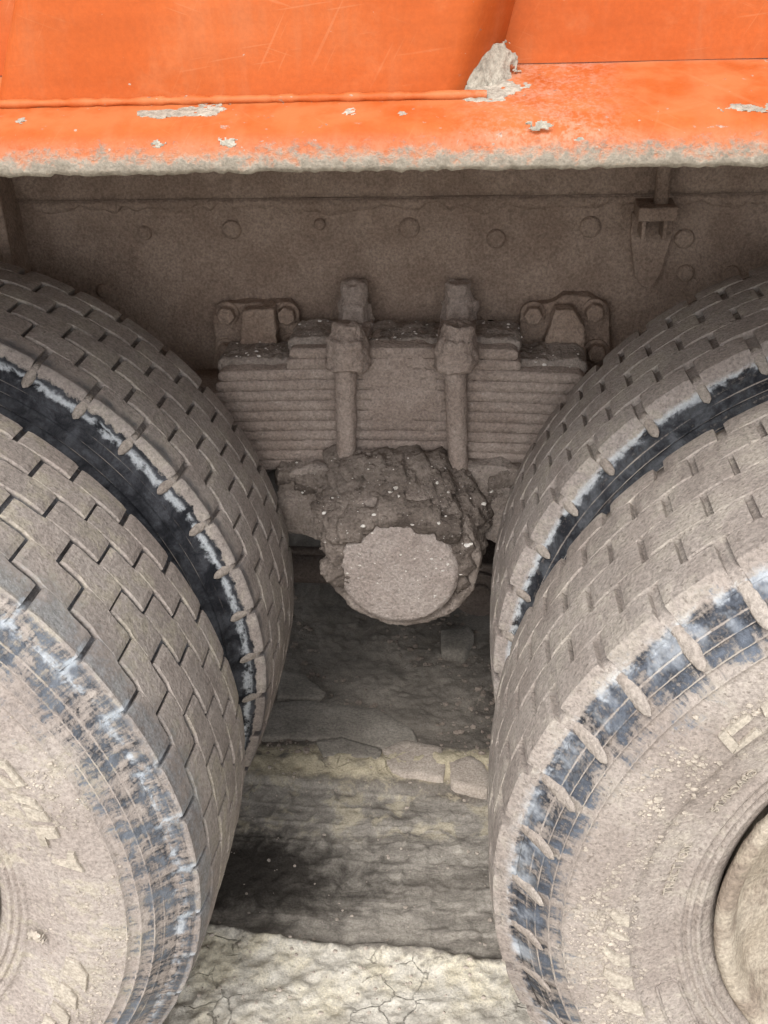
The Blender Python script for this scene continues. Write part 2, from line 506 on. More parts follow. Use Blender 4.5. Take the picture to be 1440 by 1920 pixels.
class MB:
    """several shapes of ONE thing or part"""
    def __init__(s):
        s.v, s.f = [], []

    def put(s, v, f):
        k = len(s.v)
        s.v += [tuple(p) for p in v]
        s.f += [tuple(i + k for i in q) for q in f]
        return s

    def box(s, x0, x1, y0, y1, z0, z1):
        v = [(x, y, z) for x in (x0, x1) for y in (y0, y1) for z in (z0, z1)]
        return s.put(v, [(0, 1, 3, 2), (4, 6, 7, 5), (0, 4, 5, 1), (2, 3, 7, 6), (0, 2, 6, 4), (1, 5, 7, 3)])

    def cyl(s, p, q, r, n=24, r2=None, rot=0.0):
        p, q = Vector(p), Vector(q)
        d = (q - p).normalized()
        u = d.orthogonal().normalized()
        w = d.cross(u)
        r2 = r if r2 is None else r2
        v = []
        for c, rr in ((p, r), (q, r2)):
            for i in range(n):
                t = 2 * math.pi * i / n + rot
                v.append(c + (u * math.cos(t) + w * math.sin(t)) * rr)
        f = [(i, (i + 1) % n, n + (i + 1) % n, n + i) for i in range(n)]
        f += [tuple(range(n))[::-1], tuple(range(n, 2 * n))]
        return s.put(v, f)

    def lathe_y(s, prof, cx, cz, n=96, a0=0.0, a1=2 * math.pi):
        """prof: (y, r) pairs turned about the y axis"""
        full = abs(a1 - a0 - 2 * math.pi) < 1e-6
        m = n if full else n + 1
        v = []
        for i in range(m):
            t = a0 + (a1 - a0) * i / n
            for (y, r) in prof:
                v.append((cx + r * math.cos(t), y, cz + r * math.sin(t)))
        k = len(prof)
        f = []
        for i in range(n):
            j = (i + 1) % m
            for b in range(k - 1):
                f.append((i * k + b, i * k + b + 1, j * k + b + 1, j * k + b))
        return s.put(v, f)

    def prism_y(s, pts, y0, y1):
        n = len(pts)
        v = [(x, y0, z) for x, z in pts] + [(x, y1, z) for x, z in pts]
        f = [tuple(range(n)), tuple(range(2 * n - 1, n - 1, -1))] + [(i, i + n, (i + 1) % n + n, (i + 1) % n) for i in range(n)]
        return s.put(v, f)

    def build(s, name, mat, parent=None, smooth=False, bevel=0.0, seg=2):
        o = obj(name, s.v, s.f, mat, parent, smooth)
        if bevel:
            b = o.modifiers.new('bevel', 'BEVEL')
            b.width = bevel
            b.segments = seg
            b.limit_method = 'ANGLE'
        return o


TEX = {}
def clouds(size, depth=3):
    k = (size, depth)
    if k not in TEX:
        t = bpy.data.textures.new('clouds', 'CLOUDS')
        t.noise_scale = size
        t.noise_depth = depth
        t.noise_basis = 'ORIGINAL_PERLIN'
        TEX[k] = t
    return TEX[k]


def lumpy(o, vox, *disp):
    """fuse the shapes into one skin and roughen it as caked mud"""
    r = o.modifiers.new('remesh', 'REMESH')
    r.mode = 'VOXEL'
    r.voxel_size = vox
    r.use_smooth_shade = True
    for size, st in disp:
        d = o.modifiers.new('mud', 'DISPLACE')
        d.texture = clouds(size)
        d.texture_coords = 'GLOBAL'
        d.strength = st
        d.mid_level = 0.5
    return o


def bake(o):
    """apply the modifiers so that other shapes can be set on the surface"""
    bpy.context.view_layer.update()
    dg = bpy.context.evaluated_depsgraph_get()
    me = bpy.data.meshes.new_from_object(o.evaluated_get(dg))
    me.name = o.data.name
    o.modifiers.clear()
    o.data = me
    return o


def blob(n=0, s=0):
    """a small angular clod, about 1 across"""
    bm = bmesh.new()
    bmesh.ops.create_icosphere(bm, subdivisions=1 if n == 0 else 2, radius=0.5)
    r = random.Random(s)
    for v in bm.verts:
        v.co *= 0.72 + 0.5 * r.random()
    vs_ = np.array([v.co[:] for v in bm.verts])
    fs_ = [tuple(v.index for v in f.verts) for f in bm.faces]
    bm.free()
    return vs_, fs_


CLODS = [blob(0, k) for k in range(8)]


def scatter(name, pts, sizes, mat, parent=None, flat=None, seed=1):
    """many grains joined into one: nobody could count them"""
    r = random.Random(seed)
    V, F, k = [], [], 0
    for (p, sz) in zip(pts, sizes):
        v, f = CLODS[r.randrange(8)]
        e = Matrix.Rotation(r.random() * 6.3, 3, 'X') @ Matrix.Rotation(r.random() * 6.3, 3, 'Z')
        w = (v @ np.array(e).T) * sz * np.array([1 + 0.5 * r.random(), 1, 0.8])
        V.append(w + np.array(p))
        F += [tuple(i + k for i in q) for q in f]
        k += len(v)
    o = obj(name, np.concatenate(V), F, mat, parent, smooth=False, fix=False)
    return tag(o, kind='stuff')


# ------------------------------------------------------------------ ground
def axis(parts):
    out = [parts[0][0]]
    for a, b, n in parts:
        out += list(np.linspace(a, b, n + 1)[1:])
    return np.array(out)


def grow(a, b, n):
    t = np.linspace(0, 1, n + 1) ** 2.6
    return a + (b - a) * t


xs = np.concatenate([-grow(0.5, 60, 26)[::-1][:-1], np.linspace(-0.5, 0.42, 300), grow(0.42, 60, 26)[1:]])
ys = np.concatenate([0.12 - (grow(0.12, 60, 26)[::-1][:-1] - 0.12), np.linspace(0.12, 1.3, 390), np.linspace(1.3, 2.6, 60)[1:], grow(2.6, 60, 26)[1:]])
GX, GY = np.meshgrid(xs, ys)


def ground_h(x, y):
    near = np.exp(-np.maximum(0, np.abs(x) - 0.6) * 2) * np.exp(-np.maximum(0, np.abs(y - 0.7) - 1.2) * 2)
    h = 0.010 * fbm(x * 5, y * 5, s=3) + 0.006 * fbm(x * 22, y * 22, s=5)
    wx = x + 0.030 * fbm(x * 8, y * 8, s=21) + 0.006 * fbm(x * 30, y * 30, s=24)
    wy = y + 0.018 * fbm(x * 8, y * 8, s=22) + 0.005 * fbm(x * 30, y * 30, s=25) + 0.074 * x * sstep(-y, -0.6, -0.2)
    tr = sstep(wy, 0.318, 0.334) * sstep(-wy, -0.69, -0.67)
    row = (wy - 0.33) / 0.0425
    ri = np.floor(row)
    lv = row - ri
    u = wx / 0.073 + 0.5 * (ri % 2) + 0.06 * ri
    lu = u - np.floor(u)
    slot = 1.3 * np.exp(-((np.minimum(lu, 1 - lu)) / 0.045) ** 2)
    groove = np.exp(-((np.minimum(lv, 1 - lv)) / 0.07) ** 2)
    cell = _hash(np.floor(u).astype(np.int64), ri.astype(np.int64), 0, 5)
    keep = 0.10 + 0.8 * sstep(fbm(x * 7, y * 7, s=31), -0.25, 0.15)
    printed = 0.0032 * np.maximum(slot, 0.75 * groove) * keep + 0.0016 * cell * keep + 0.002 * lu * keep
    h = h + tr * (-0.014 + printed + 0.0028 * fbm(x * 34, y * 34, s=27))
    front = sstep(-wy, -0.334, -0.312)
    h = h + front * (0.008 + 0.008 * fbm(x * 9, y * 9, s=41) + 0.006 * fbm(x * 48, y * 48, s=43))
    lip = np.exp(-((wy - 0.315) / 0.012) ** 2) * (0.5 + 0.5 * vnoise(x * 30, y * 8, s=44))
    h = h + 0.010 * lip
    ridge = np.exp(-((wy - 0.735) / 0.035) ** 2)
    h = h + ridge * (0.010 + 0.012 * fbm(x * 24, y * 24, s=51))
    far = sstep(y, 0.80, 0.9)
    h = h + far * 0.010 * fbm(x * 30, y * 30, s=61) * sstep(fbm(x * 5, y * 5, s=62), -0.05, 0.2)
    h = h + 0.003 * fbm(x * 75, y * 75, s=71, o=3)
    return -Z0 + h * (0.15 + 0.85 * near) - 0.002


gz = ground_h(GX, GY)
nx, ny = len(xs), len(ys)
gv = np.stack([GX, GY, gz], -1).reshape(-1, 3)
gi = np.arange(nx * ny).reshape(ny, nx)
gf = np.stack([gi[:-1, :-1], gi[:-1, 1:], gi[1:, 1:], gi[1:, :-1]], -1).reshape(-1, 4).tolist()
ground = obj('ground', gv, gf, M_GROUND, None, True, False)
tag(ground, 'brown packed earth with tyre prints and pale sand under the truck', kind='structure')


def slab(name, px, z, th, mat, label, seed=0, group=None):
    """a flake of dried mud lying on the ground, its outline ragged"""
    P = [back(u, v, z=-Z0)[:2] for u, v in px]
    cx_, cy_ = np.mean([p[0] for p in P]), np.mean([p[1] for p in P])
    ring = []
    for i in range(len(P)):
        a, b = np.array(P[i]), np.array(P[(i + 1) % len(P)])
        k = max(2, int(np.hypot(*(b - a)) / 0.008))
        for t in range(k):
            p = a + (b - a) * t / k
            d = 0.0035 * fbm(p[0] * 60, p[1] * 60, s=seed)
            ring.append((p[0] + d, p[1] + 0.0035 * fbm(p[0] * 60, p[1] * 60, s=seed + 5)))
    n = len(ring)
    v, f = [], []
    lev = [(1.0, -0.02), (1.0, th * 0.75), (0.975, th), (0.75, th * 1.12), (0.4, th * 1.2)]
    for sc, h in lev:
        for (x, y) in ring:
            X, Y = cx_ + (x - cx_) * sc, cy_ + (y - cy_) * sc
            v.append((X, Y, z + h + (0.0025 * fbm(X * 25, Y * 25, s=seed + 9) if h > 0 else 0)))
    for l in range(len(lev) - 1):
        for i in range(n):
            j = (i + 1) % n
            f.append((l * n + i, l * n + j, (l + 1) * n + j, (l + 1) * n + i))
    v.append((cx_, cy_, z + th * 1.2))
    c = len(v) - 1
    f += [((len(lev) - 1) * n + i, (len(lev) - 1) * n + (i + 1) % n, c) for i in range(n)]
    o = obj(name, v, f, mat, None, True)
    return tag(o, label, 'mud flake', group)


GZ = -Z0
slab('mud_flake', [(716, 1412), (760, 1394), (828, 1408), (828, 1436), (836, 1440), (830, 1468), (770, 1462), (735, 1455)], GZ + 0.003, 0.008, M_SLAB,
     'largest pale slab of dried mud on the ground below the hub', 3, 'dried mud slabs between the wheels')
slab('mud_flake', [(842, 1436), (880, 1424), (905, 1436), (918, 1462), (914, 1492), (846, 1474)], GZ + 0.003, 0.007, M_SLAB,
     'pale dried mud slab between the largest slab and the right wheel', 13, 'dried mud slabs between the wheels')
slab('mud_flake', [(500, 1322), (560, 1318), (650, 1326), (705, 1332), (775, 1372), (782, 1392), (722, 1408), (640, 1390), (540, 1388), (480, 1388)], GZ + 0.0, 0.007, M_SLABD,
     'long flat grey mud slab beside the left inner wheel', 23, 'dried mud slabs between the wheels')
slab('mud_flake', [(530, 1262), (570, 1270), (612, 1302), (600, 1316), (520, 1312)], GZ + 0.0, 0.007, M_SLABD,
     'small grey mud slab behind the long one beside the left inner wheel', 33, 'dried mud slabs between the wheels')
slab('mud_flake', [(592, 1396), (640, 1388), (716, 1412), (712, 1432), (650, 1424), (606, 1426)], GZ + 0.003, 0.007, M_SLABD,
     'narrow curled grey mud slab left of the largest pale slab', 43, 'dried mud slabs between the wheels')
slab('mud_flake', [(826, 1196), (878, 1188), (890, 1204), (872, 1240), (828, 1236)], GZ + 0.0, 0.022, M_SLABD,
     'thick square clod of mud in the shade behind the hub', 53, 'dried mud slabs between the wheels')
slab('mud_flake', [(836, 1436), (880, 1420), (930, 1436), (930, 1452), (905, 1434), (880, 1423)], GZ - 0.004, 0.008, M_SLABD,
     'thin dark mud slab behind the right pale slab', 63, 'dried mud slabs between the wheels')

pp, ss = [], []
for k in range(1500):
    x, y = rng.uniform(-0.42, 0.34), 0.75 + 0.75 * rng.random() ** 1.2
    if fbm(np.array(x * 6), np.array(y * 6), s=77) < -0.02 + 0.15 * rng.random():
        continue
    s_ = 0.003 + 0.011 * rng.random() ** 3
    pp.append((x, y, float(ground_h(np.array(x), np.array(y))) + s_ * 0.2))
    ss.append(s_)
tag(scatter('clods', pp, ss, M_DARKPEB, None, seed=5), 'small brown clods strewn over the ground under the truck')
pp, ss = [], []
for k in range(900):
    x, y = rng.uniform(-0.40, 0.32), rng.uniform(0.14, 0.8)
    dens = 0.9 if y < 0.32 else (0.25 if y < 0.68 else 0.7)
    if rng.random() > dens:
        continue
    s_ = 0.002 + 0.006 * rng.random() ** 3
    pp.append((x, y, float(ground_h(np.array(x), np.array(y))) + s_ * 0.15))
    ss.append(s_)
tag(scatter('sand_crumbs', pp, ss, M_SLAB, None, seed=6), 'pale crumbs of sand on the strip in front of the tyre prints')

# ------------------------------------------------------------------ the truck
truck = bpy.data.objects.new('dump_truck', None)
COL.objects.link(truck)
tag(truck, 'muddy orange dump truck seen between its twin rear wheels', 'truck')


# --- orange body: sill, stiffener, side panel
SPROF = [(0.16, 0.738), (0.03, 0.734), (0.010, 0.7305), (0.0025, 0.7285), (0.0, 0.7325), (0.0, 0.740), (0.0008, 0.746), (0.003, 0.7515),
         (0.007, 0.756), (0.013, 0.760), (0.022, 0.7635), (0.035, 0.767), (0.05, 0.7705), (0.075, 0.777), (0.10, 0.7835), (0.135, 0.792)]
sx = np.linspace(-1.6, 1.6, 900)
sv, sf = [], []
kk = len(SPROF)
for x in sx:
    e = float(0.0012 * fbm(np.array(x * 45), np.array(0.3), s=9) + 0.0012 * vnoise(x * 190, 0.1, s=10))
    w = float(0.002 * fbm(np.array(x * 3.0), np.array(2.2), s=12))
    for j, (y, z) in enumerate(SPROF):
        dz = e * (1.0 if 1 <= j <= 3 else (0.5 if j == 4 else 0))
        sv.append((x, y + w * (0.5 if j > 3 else 1), z + dz + w * 0.6))
for i in range(len(sx) - 1):
    for j in range(kk - 1):
        sf.append((i * kk + j, i * kk + j + 1, (i + 1) * kk + j + 1, (i + 1) * kk + j))
sill = obj('sill', sv, sf, M_SILL, truck, True)
sill['label'] = 'orange ledge along the body with dried mud on its lower edge'


def zsill(y):
    return float(np.interp(y, [p[0] for p in SPROF[8:]], [p[1] for p in SPROF[8:]]))


def sheet(name, quad, nu, nv, mat, parent, amp=0.002, seed=0):
    """a slightly dented steel sheet between four corners"""
    a, b, c, d = [np.array(p, float) for p in quad]
    v, f = [], []
    nrm = np.cross(b - a, d - a)
    nrm /= np.linalg.norm(nrm)
    for j in range(nv + 1):
        for i in range(nu + 1):
            s, t = i / nu, j / nv
            p = (a * (1 - s) + b * s) * (1 - t) + (d * (1 - s) + c * s) * t
            p = p + nrm * amp * float(fbm(np.array(p[0] * 7), np.array(p[2] * 7), s=seed))
            v.append(p)
    for j in range(nv):
        for i in range(nu):
            k = j * (nu + 1) + i
            f.append((k, k + 1, k + nu + 2, k + nu + 1))
    return obj(name, v, f, mat, parent, True, False)


YB, YS = 0.112, 0.052            # wall of the body, face of the pressed stiffener
zb, zs = zsill(YB) + 0.001, zsill(YS) + 0.0015
TOP = 1.55
sheet('side_panel', [(-1.6, YB, zb), (1.6, YB, zb), (1.6, YB + 0.02, TOP), (-1.6, YB + 0.02, TOP)], 120, 40, M_PANEL, truck, 0.004, 1)
# the stiffener leans: its foot at x -.232 .. .122
def stiff():
    v, f = [], []
    rows = 40
    for j in range(rows + 1):
        t = j / rows
        z = zs + (TOP - zs) * t
        lean = 0.42 * (z - zs)
        xl, xr = -0.236 + 0.40 * (z - zs), 0.118 + 0.26 * (z - zs)
        prof = [(xl - 0.030, YB + 0.02), (xl - 0.012, YS + 0.030), (xl - 0.004, YS + 0.008), (xl + 0.003, YS + 0.002)]
        prof += [(xl + 0.01 + (xr - xl - 0.02) * i / 24, YS) for i in range(25)]
        prof += [(xr - 0.003, YS + 0.002), (xr + 0.004, YS + 0.008), (xr + 0.016, YS + 0.030), (xr + 0.034, YB + 0.02)]
        for (x, y) in prof:
            d = 0.0025 * float(fbm(np.array(x * 8), np.array(z * 8), s=4))
            v.append((x, y + d * (1 if y < YS + 0.01 else 0), z))
        k = len(prof)
    for j in range(rows):
        for i in range(k - 1):
            q = j * k + i
            f.append((q, q + 1, q + k + 1, q + k))
    o = obj('stiffener', v, f, M_PANEL, truck, True)
    o['label'] = 'pressed orange stiffener standing on the ledge'
    return o


stiff()
# weld bead where the stiffener stands on the ledge
wv, wf = [], []
wx = np.linspace(-0.245, 0.14, 160)
for x in wx:
    r_ = 0.0032 + 0.0012 * float(vnoise(x * 160, 0.4, s=3))
    for t in range(8):
        a_ = 2 * math.pi * t / 8
        wv.append((x, YS - 0.001 + r_ * math.cos(a_), zs + 0.0006 + r_ * math.sin(a_)))
for i in range(len(wx) - 1):
    for t in range(8):
        wf.append((i * 8 + t, i * 8 + (t + 1) % 8, (i + 1) * 8 + (t + 1) % 8, (i + 1) * 8 + t))
obj('weld_bead', wv, wf, M_SILL, truck, True)


def splash(name, c, u, w, ru, rv, h, mat, seed, parent=truck, frq=1.7):
    """a patch of mud dried on a surface: a lumpy skin that breaks off where it thins out"""
    c, u, w = Vector(c), Vector(u).normalized(), Vector(w).normalized()
    nn = u.cross(w).normalized()
    if nn.y > 0:
        nn = -nn
    K = 1.5
    nu = max(16, min(110, int(2 * K * ru / 0.0011)))
    nv = max(16, min(110, int(2 * K * rv / 0.0011)))
    A, B = np.meshgrid(np.linspace(-K, K, nu), np.linspace(-K, K, nv))
    asp = max(ru, rv)
    fa, fb = A * ru / asp, B * rv / asp
    val = 0.75 - (A * A + B * B) * 0.8 + 1.1 * fbm(fa * frq * 2 + 7, fb * frq * 2, s=seed) + 0.45 * fbm(fa * frq * 7, fb * frq * 7, s=seed + 1)
    hgt = h * np.clip(val * 1.6, 0, 1) * (0.8 + 0.8 * fbm(A * ru * 75, B * rv * 75, s=seed + 2))
    hgt = np.where(val <= 0.02, -0.0012, hgt)
    keep = val > -0.06
    idx = -np.ones(A.shape, int)
    v, f = [], []
    for j in range(nv - 1):
        for i in range(nu - 1):
            if keep[j, i] and keep[j, i + 1] and keep[j + 1, i] and keep[j + 1, i + 1]:
                q = []
                for (jj, ii) in ((j, i), (j, i + 1), (j + 1, i + 1), (j + 1, i)):
                    if idx[jj, ii] < 0:
                        idx[jj, ii] = len(v)
                        v.append(c + u * (A[jj, ii] * ru) + w * (B[jj, ii] * rv) + nn * float(hgt[jj, ii]))
                    q.append(idx[jj, ii])
                f.append(tuple(q))
    return obj(name, v, f, mat, parent, True)


def onsill(u, v):
    for y in np.linspace(0.0, 0.13, 400):
        p = back(u, v, y=y)
        if p[2] <= zsill(y):
            return p
    return back(u, v, y=0.0)


SL = Vector((0, 1, 0.26))
for (u, v, ru, rv, h, sd, m) in ((340, 212, 0.042, 0.009, 0.0022, 5, M_GREYMUD), (395, 206, 0.016, 0.012, 0.0025, 6, M_GREYMUD), (655, 210, 0.006, 0.008, 0.0015, 7, M_GREYMUD),
                                 (1410, 203, 0.026, 0.008, 0.002, 8, M_GREYMUD), (755, 212, 0.004, 0.005, 0.001, 9, M_GREYMUD), (40, 227, 0.005, 0.006, 0.001, 10, M_GREYMUD)):
    p = onsill(u, v)
    splash('mud_splash', p, (1, 0, 0), SL, ru, rv, h * 0.55, m, sd)
for (u, v, ru, rv, sd) in ((428, 268, 0.008, 0.0035, 21), (1010, 236, 0.010, 0.0035, 22), (296, 272, 0.006, 0.003, 23), (1085, 262, 0.004, 0.002, 25)):
    p = back(u, v, y=0.002)
    splash('mud_splash', p, (1, 0, 0), (0, 0.15, 1), ru, rv, 0.0008, M_GREYMUD, sd)
# the clot in the corner of stiffener, wall and ledge
p = back(925, 145, y=0.078)
splash('mud_clot', p, (1, 0.75, 0.0), (-0.05, 0.45, 1), 0.024, 0.030, 0.0028, M_GREYMUD, 31, truck, 0.8)
p = onsill(930, 165)
splash('mud_clot', p, (1, 0.1, 0.03), SL, 0.028, 0.024, 0.0018, M_GREYMUD, 33, truck, 0.8)

# floor, underside and far wall of the body
b = MB()
b.box(-1.6, 1.6, 0.16, 2.35, 0.735, 0.78)
b.build('body_floor', M_FRAME, truck)
MB().box(-1.6, 1.6, 2.35, 2.40, 0.70, 1.5).build('far_side_panel', M_PANEL, truck)
MB().box(-1.6, -1.55, 0.16, 2.35, 0.70, 1.5).build('front_panel', M_PANEL, truck)
MB().box(1.55, 1.6, 0.16, 2.35, 0.70, 1.5).build('tailgate', M_PANEL, truck)

# --- frame
YF = 0.82
def plate(name, x0, x1, z0, z1, y, mat, amp, seed, nu=160, nv=40, parent=truck, thick=0.012):
    v, f = [], []
    for j in range(nv + 1):
        for i in range(nu + 1):
            x, z = x0 + (x1 - x0) * i / nu, z0 + (z1 - z0) * j / nv
            d = amp * float(fbm(np.array(x * 16), np.array(z * 16), s=seed))
            v.append((x, y + d, z))
    for j in range(nv):
        for i in range(nu):
            k = j * (nu + 1) + i
            f.append((k, k + 1, k + nu + 2, k + nu + 1))
    o = obj(name, v, f, mat, parent, True, False)
    s = o.modifiers.new('solid', 'SOLIDIFY')
    s.thickness = thick
    s.offset = -1
    return o


frame = plate('frame_rail', -1.5, 1.5, 0.245, 0.5325, YF, M_FRAME, 0.0022, 3)
frame['label'] = 'dust covered steel frame rail behind the wheels'
b = MB()
b.box(-1.5, 1.5, YF + 0.012, YF + 0.09, 0.245, 0.256)
b.box(-1.5, 1.5, YF + 0.012, YF + 0.09, 0.520, 0.5315)
b.build('flange', M_FRAME, frame)
plate('subframe', -1.5, 1.5, 0.5345, 0.735, YF - 0.004, M_FRAME, 0.0025, 8, 160, 24)
# ragged dirt crust hanging just under the seam
cv, cf = [], []
cxs = np.linspace(-0.56, 0.62, 260)
for x in cxs:
    w = 0.016 + 0.012 * float(fbm(np.array(x * 14), np.array(0.7), s=15)) + 0.008 * float(vnoise(x * 60, 0.2, s=16))
    t = max(0.0006, 0.0035 + 0.004 * float(fbm(np.array(x * 20), np.array(3.1), s=17)))
    for (yy_, zz_) in ((YF + 0.004, 0.5315), (YF - t, 0.5305), (YF - t * 1.2, 0.5315 - w * 0.55), (YF - t * 0.6, 0.5315 - w * 0.9), (YF + 0.004, 0.5315 - w)):
        cv.append((x, yy_, zz_))
for i in range(len(cxs) - 1):
    for j in range(4):
        cf.append((i * 5 + j, i * 5 + j + 1, (i + 1) * 5 + j + 1, (i + 1) * 5 + j))
obj('dirt_crust', cv, cf, M_FRAME, frame, True)
# cross plate standing out at the left
MB().box(-0.600, -0.585, 0.76, YF + 0.004, 0.28, 0.735).build('cross_plate', M_FRAME, frame, bevel=0.002)
MB().box(-1.5, -0.600, 0.800, YF - 0.005, 0.28, 0.734).build('side_plate', M_FRAME, frame)
MB().box(-1.5, 1.5, 1.68, 1.69, 0.245, 0.735).build('far_frame_rail', M_FRAME, truck)
for x in (-0.9, 0.0, 0.9):
    MB().box(x - 0.06, x + 0.06, 0.834, 1.68, 0.27, 0.50).build('cross_member', M_FRAME, truck)


def rivet(x, z, r, h, parent=frame, y=YF, name='rivet', mat=M_FRAME):
    prof = [(y + 0.004, r * 1.02), (y - h * 0.4, r), (y - h * 0.8, r * 0.86), (y - h, r * 0.6), (y - h * 1.03, 0.0001)]
    return MB().lathe_y(prof, x, z, 24).build(name, mat, parent, True)


for (u, v, r) in ((435, 430, 0.0145), (768, 427, 0.0155), (930, 447, 0.0145), (1107, 425, 0.016), (1283, 447, 0.0145), (600, 420, 0.009), (272, 436, 0.011), (1285, 512, 0.013), (1372, 512, 0.012), (195, 545, 0.012)):
    p = back(u, v, y=YF)
    rivet(p[0], p[2], r, 0.0075)
for (u, v) in ((602, 608), (920, 610)):
    p = back(u, v, y=YF)
    o = MB().lathe_y([(YF - 0.0045, 0.0105), (YF - 0.0042, 0.0001)], p[0], p[2], 20).build('hole', M_HOLE, frame, True)


def hexbolt(x, z, y, r, h, parent, mat=M_FRAME, name='bolt'):
    m = MB()
    m.cyl((x, y + 0.003, z), (x, y - 0.004, z), r * 1.25, 24)
    m.cyl((x, y - 0.003, z), (x, y - h, z), r, 6, r * 0.94, rot=0.4 + x * 9)
    o = m.build(name, mat, parent, False, 0.0018)
    return lumpy(o, 0.0016, (0.02, 0.003))


def spring_bracket(sgn, bolts, top, ridge):
    """stop bracket riveted on the frame: eared plate with a raised middle"""
    P = [back(u, v, y=YF)[[0, 2]] for u, v in top]
    m = MB()
    m.prism_y([tuple(p) for p in P], YF + 0.003, YF - 0.024)
    R = [back(u, v, y=YF - 0.04)[[0, 2]] for u, v in ridge]
    m.prism_y([tuple(p) for p in R], YF + 0.003, YF - 0.055)
    o = m.build('spring_bracket', M_FRAME, truck)
    lumpy(o, 0.0026, (0.03, 0.010), (0.010, 0.004))
    for (u, v) in bolts:
        p = back(u, v, y=YF - 0.03)
        hexbolt(p[0], p[2], YF - 0.023, 0.0155, 0.019, o)
    return o


spring_bracket(-1, [(425, 590), (538, 590), (425, 658), (546, 648)],
               [(404, 580), (430, 560), (545, 558), (565, 585), (568, 640), (582, 665), (582, 720), (408, 720), (408, 610)],
               [(458, 578), (515, 574), (524, 640), (524, 720), (450, 720), (452, 640)])
spring_bracket(1, [(1000, 590), (1115, 585), (1118, 660)],
               [(975, 580), (992, 562), (1030, 560), (1060, 545), (1100, 546), (1138, 565), (1142, 600), (1140, 640), (1150, 720), (960, 720), (972, 640)],
               [(1040, 575), (1075, 575), (1095, 610), (1100, 720), (1010, 720), (1020, 640)])

# hanging bracket with rod at the right
HB = [back(u, v, y=YF - 0.008)[[0, 2]] for u, v in ((1186, 398), (1262, 398), (1262, 440), (1236, 520), (1222, 538), (1204, 538), (1190, 520), (1182, 440))]
o = MB().prism_y([tuple(p) for p in HB], YF + 0.002, YF - 0.010).build('hanger_bracket', M_FRAME, truck)
lumpy(o, 0.002, (0.03, 0.003), (0.01, 0.0015))
hb = o
p0, p1 = back(1194, 412, y=YF - 0.05), back(1270, 378, y=YF - 0.05)
m = MB().box(p0[0], p1[0], YF - 0.065, YF + 0.002, p0[2], p0[2] + 0.020)
lumpy(m.build('ledge', M_FRAME, hb), 0.0022, (0.02, 0.005))
m = MB().box(p0[0] + 0.008, p0[0] + 0.014, YF - 0.05, YF + 0.002, p0[2] - 0.03, p0[2] + 0.003)
m.box(p1[0] - 0.016, p1[0] - 0.010, YF - 0.05, YF + 0.002, p0[2] - 0.03, p0[2] + 0.003)
m.build('gusset', M_FRAME, hb, bevel=0.0015)
pr = back(1240, 372, y=YF - 0.035)
MB().cyl((pr[0], YF - 0.035, p0[2] + 0.012), (pr[0], YF - 0.035, 0.72), 0.0105, 20).build('rod', M_FRAME, hb, True)

# --- leaf spring
YL0, YL1 = 0.682, 0.785
LT = 0.01665


def leaf(k, xl, xr, ztop, th, parent, seed, crust=0.0):
    n = 120
    v, f = [], []
    for i in range(n + 1):
        x = xl + (xr - xl) * i / n
        ze = ztop - 0.085 * x * x
        edge = min(x - xl, xr - x)
        rd = math.sqrt(max(0, 1 - max(0, 1 - edge / 0.012) ** 2)) * 0.5 + 0.5
        jy = 0.0011 * float(fbm(np.array(x * 22), np.array(k * 3.1), s=seed)) + 0.0008 * float(vnoise(x * 130, k * 1.7, s=seed + 1))
        jz = 0.0003 * float(vnoise(x * 60, k * 2.2, s=seed + 2))
        cr = crust * (0.6 + 0.8 * float(vnoise(x * 50, 1.3, s=seed + 4))) * rd
        for (y, z) in ((YL1, ze - th + 0.0003), (YL0 + 0.0016 + jy, ze - th + 0.0001), (YL0 + jy, ze - th + 0.0007 + jz), (YL0 - 0.0003 + jy, ze - th * 0.5),
                       (YL0 + jy, ze - 0.0006 + jz), (YL0 + 0.0016 + jy, ze - 0.0001), (YL0 + 0.02, ze + cr), (YL0 + 0.05, ze + cr * 1.3), (YL1, ze + cr * 0.6)):
            zz = z if rd > 0.999 else ze - th * 0.5 + (z - ze + th * 0.5) * rd
            v.append((x, y, zz))
    kk = 9
    for i in range(n):
        for j in range(kk):
            f.append((i * kk + j, i * kk + (j + 1) % kk, (i + 1) * kk + (j + 1) % kk, (i + 1) * kk + j))
    f.append(tuple(range(kk)))
    f.append(tuple(n * kk + j for j in range(kk - 1, -1, -1)))
    return obj('leaf', v, f, M_STEEL, parent, True)


ZT = 0.3465
halves = [(-0.150, 0.186), (-0.156, 0.191), (-0.262, 0.283), (-0.268, 0.292), (-0.33, 0.35), (-0.38, 0.39), (-0.42, 0.43), (-0.46, 0.47), (-0.5, 0.5), (-0.54, 0.54), (-0.58, 0.58), (-0.62, 0.62)]
main = leaf(11, *halves[11], ZT - 11 * LT, LT, truck, 111)
main.name = main.data.name = 'leaf_spring'
main['label'] = 'thick pack of dusty steel spring leaves'
for k in range(11):
    leaf(k, *halves[k], ZT - k * LT, LT, main, 100 + k * 7, crust=0.006 if k in (0, 2) else 0.0)
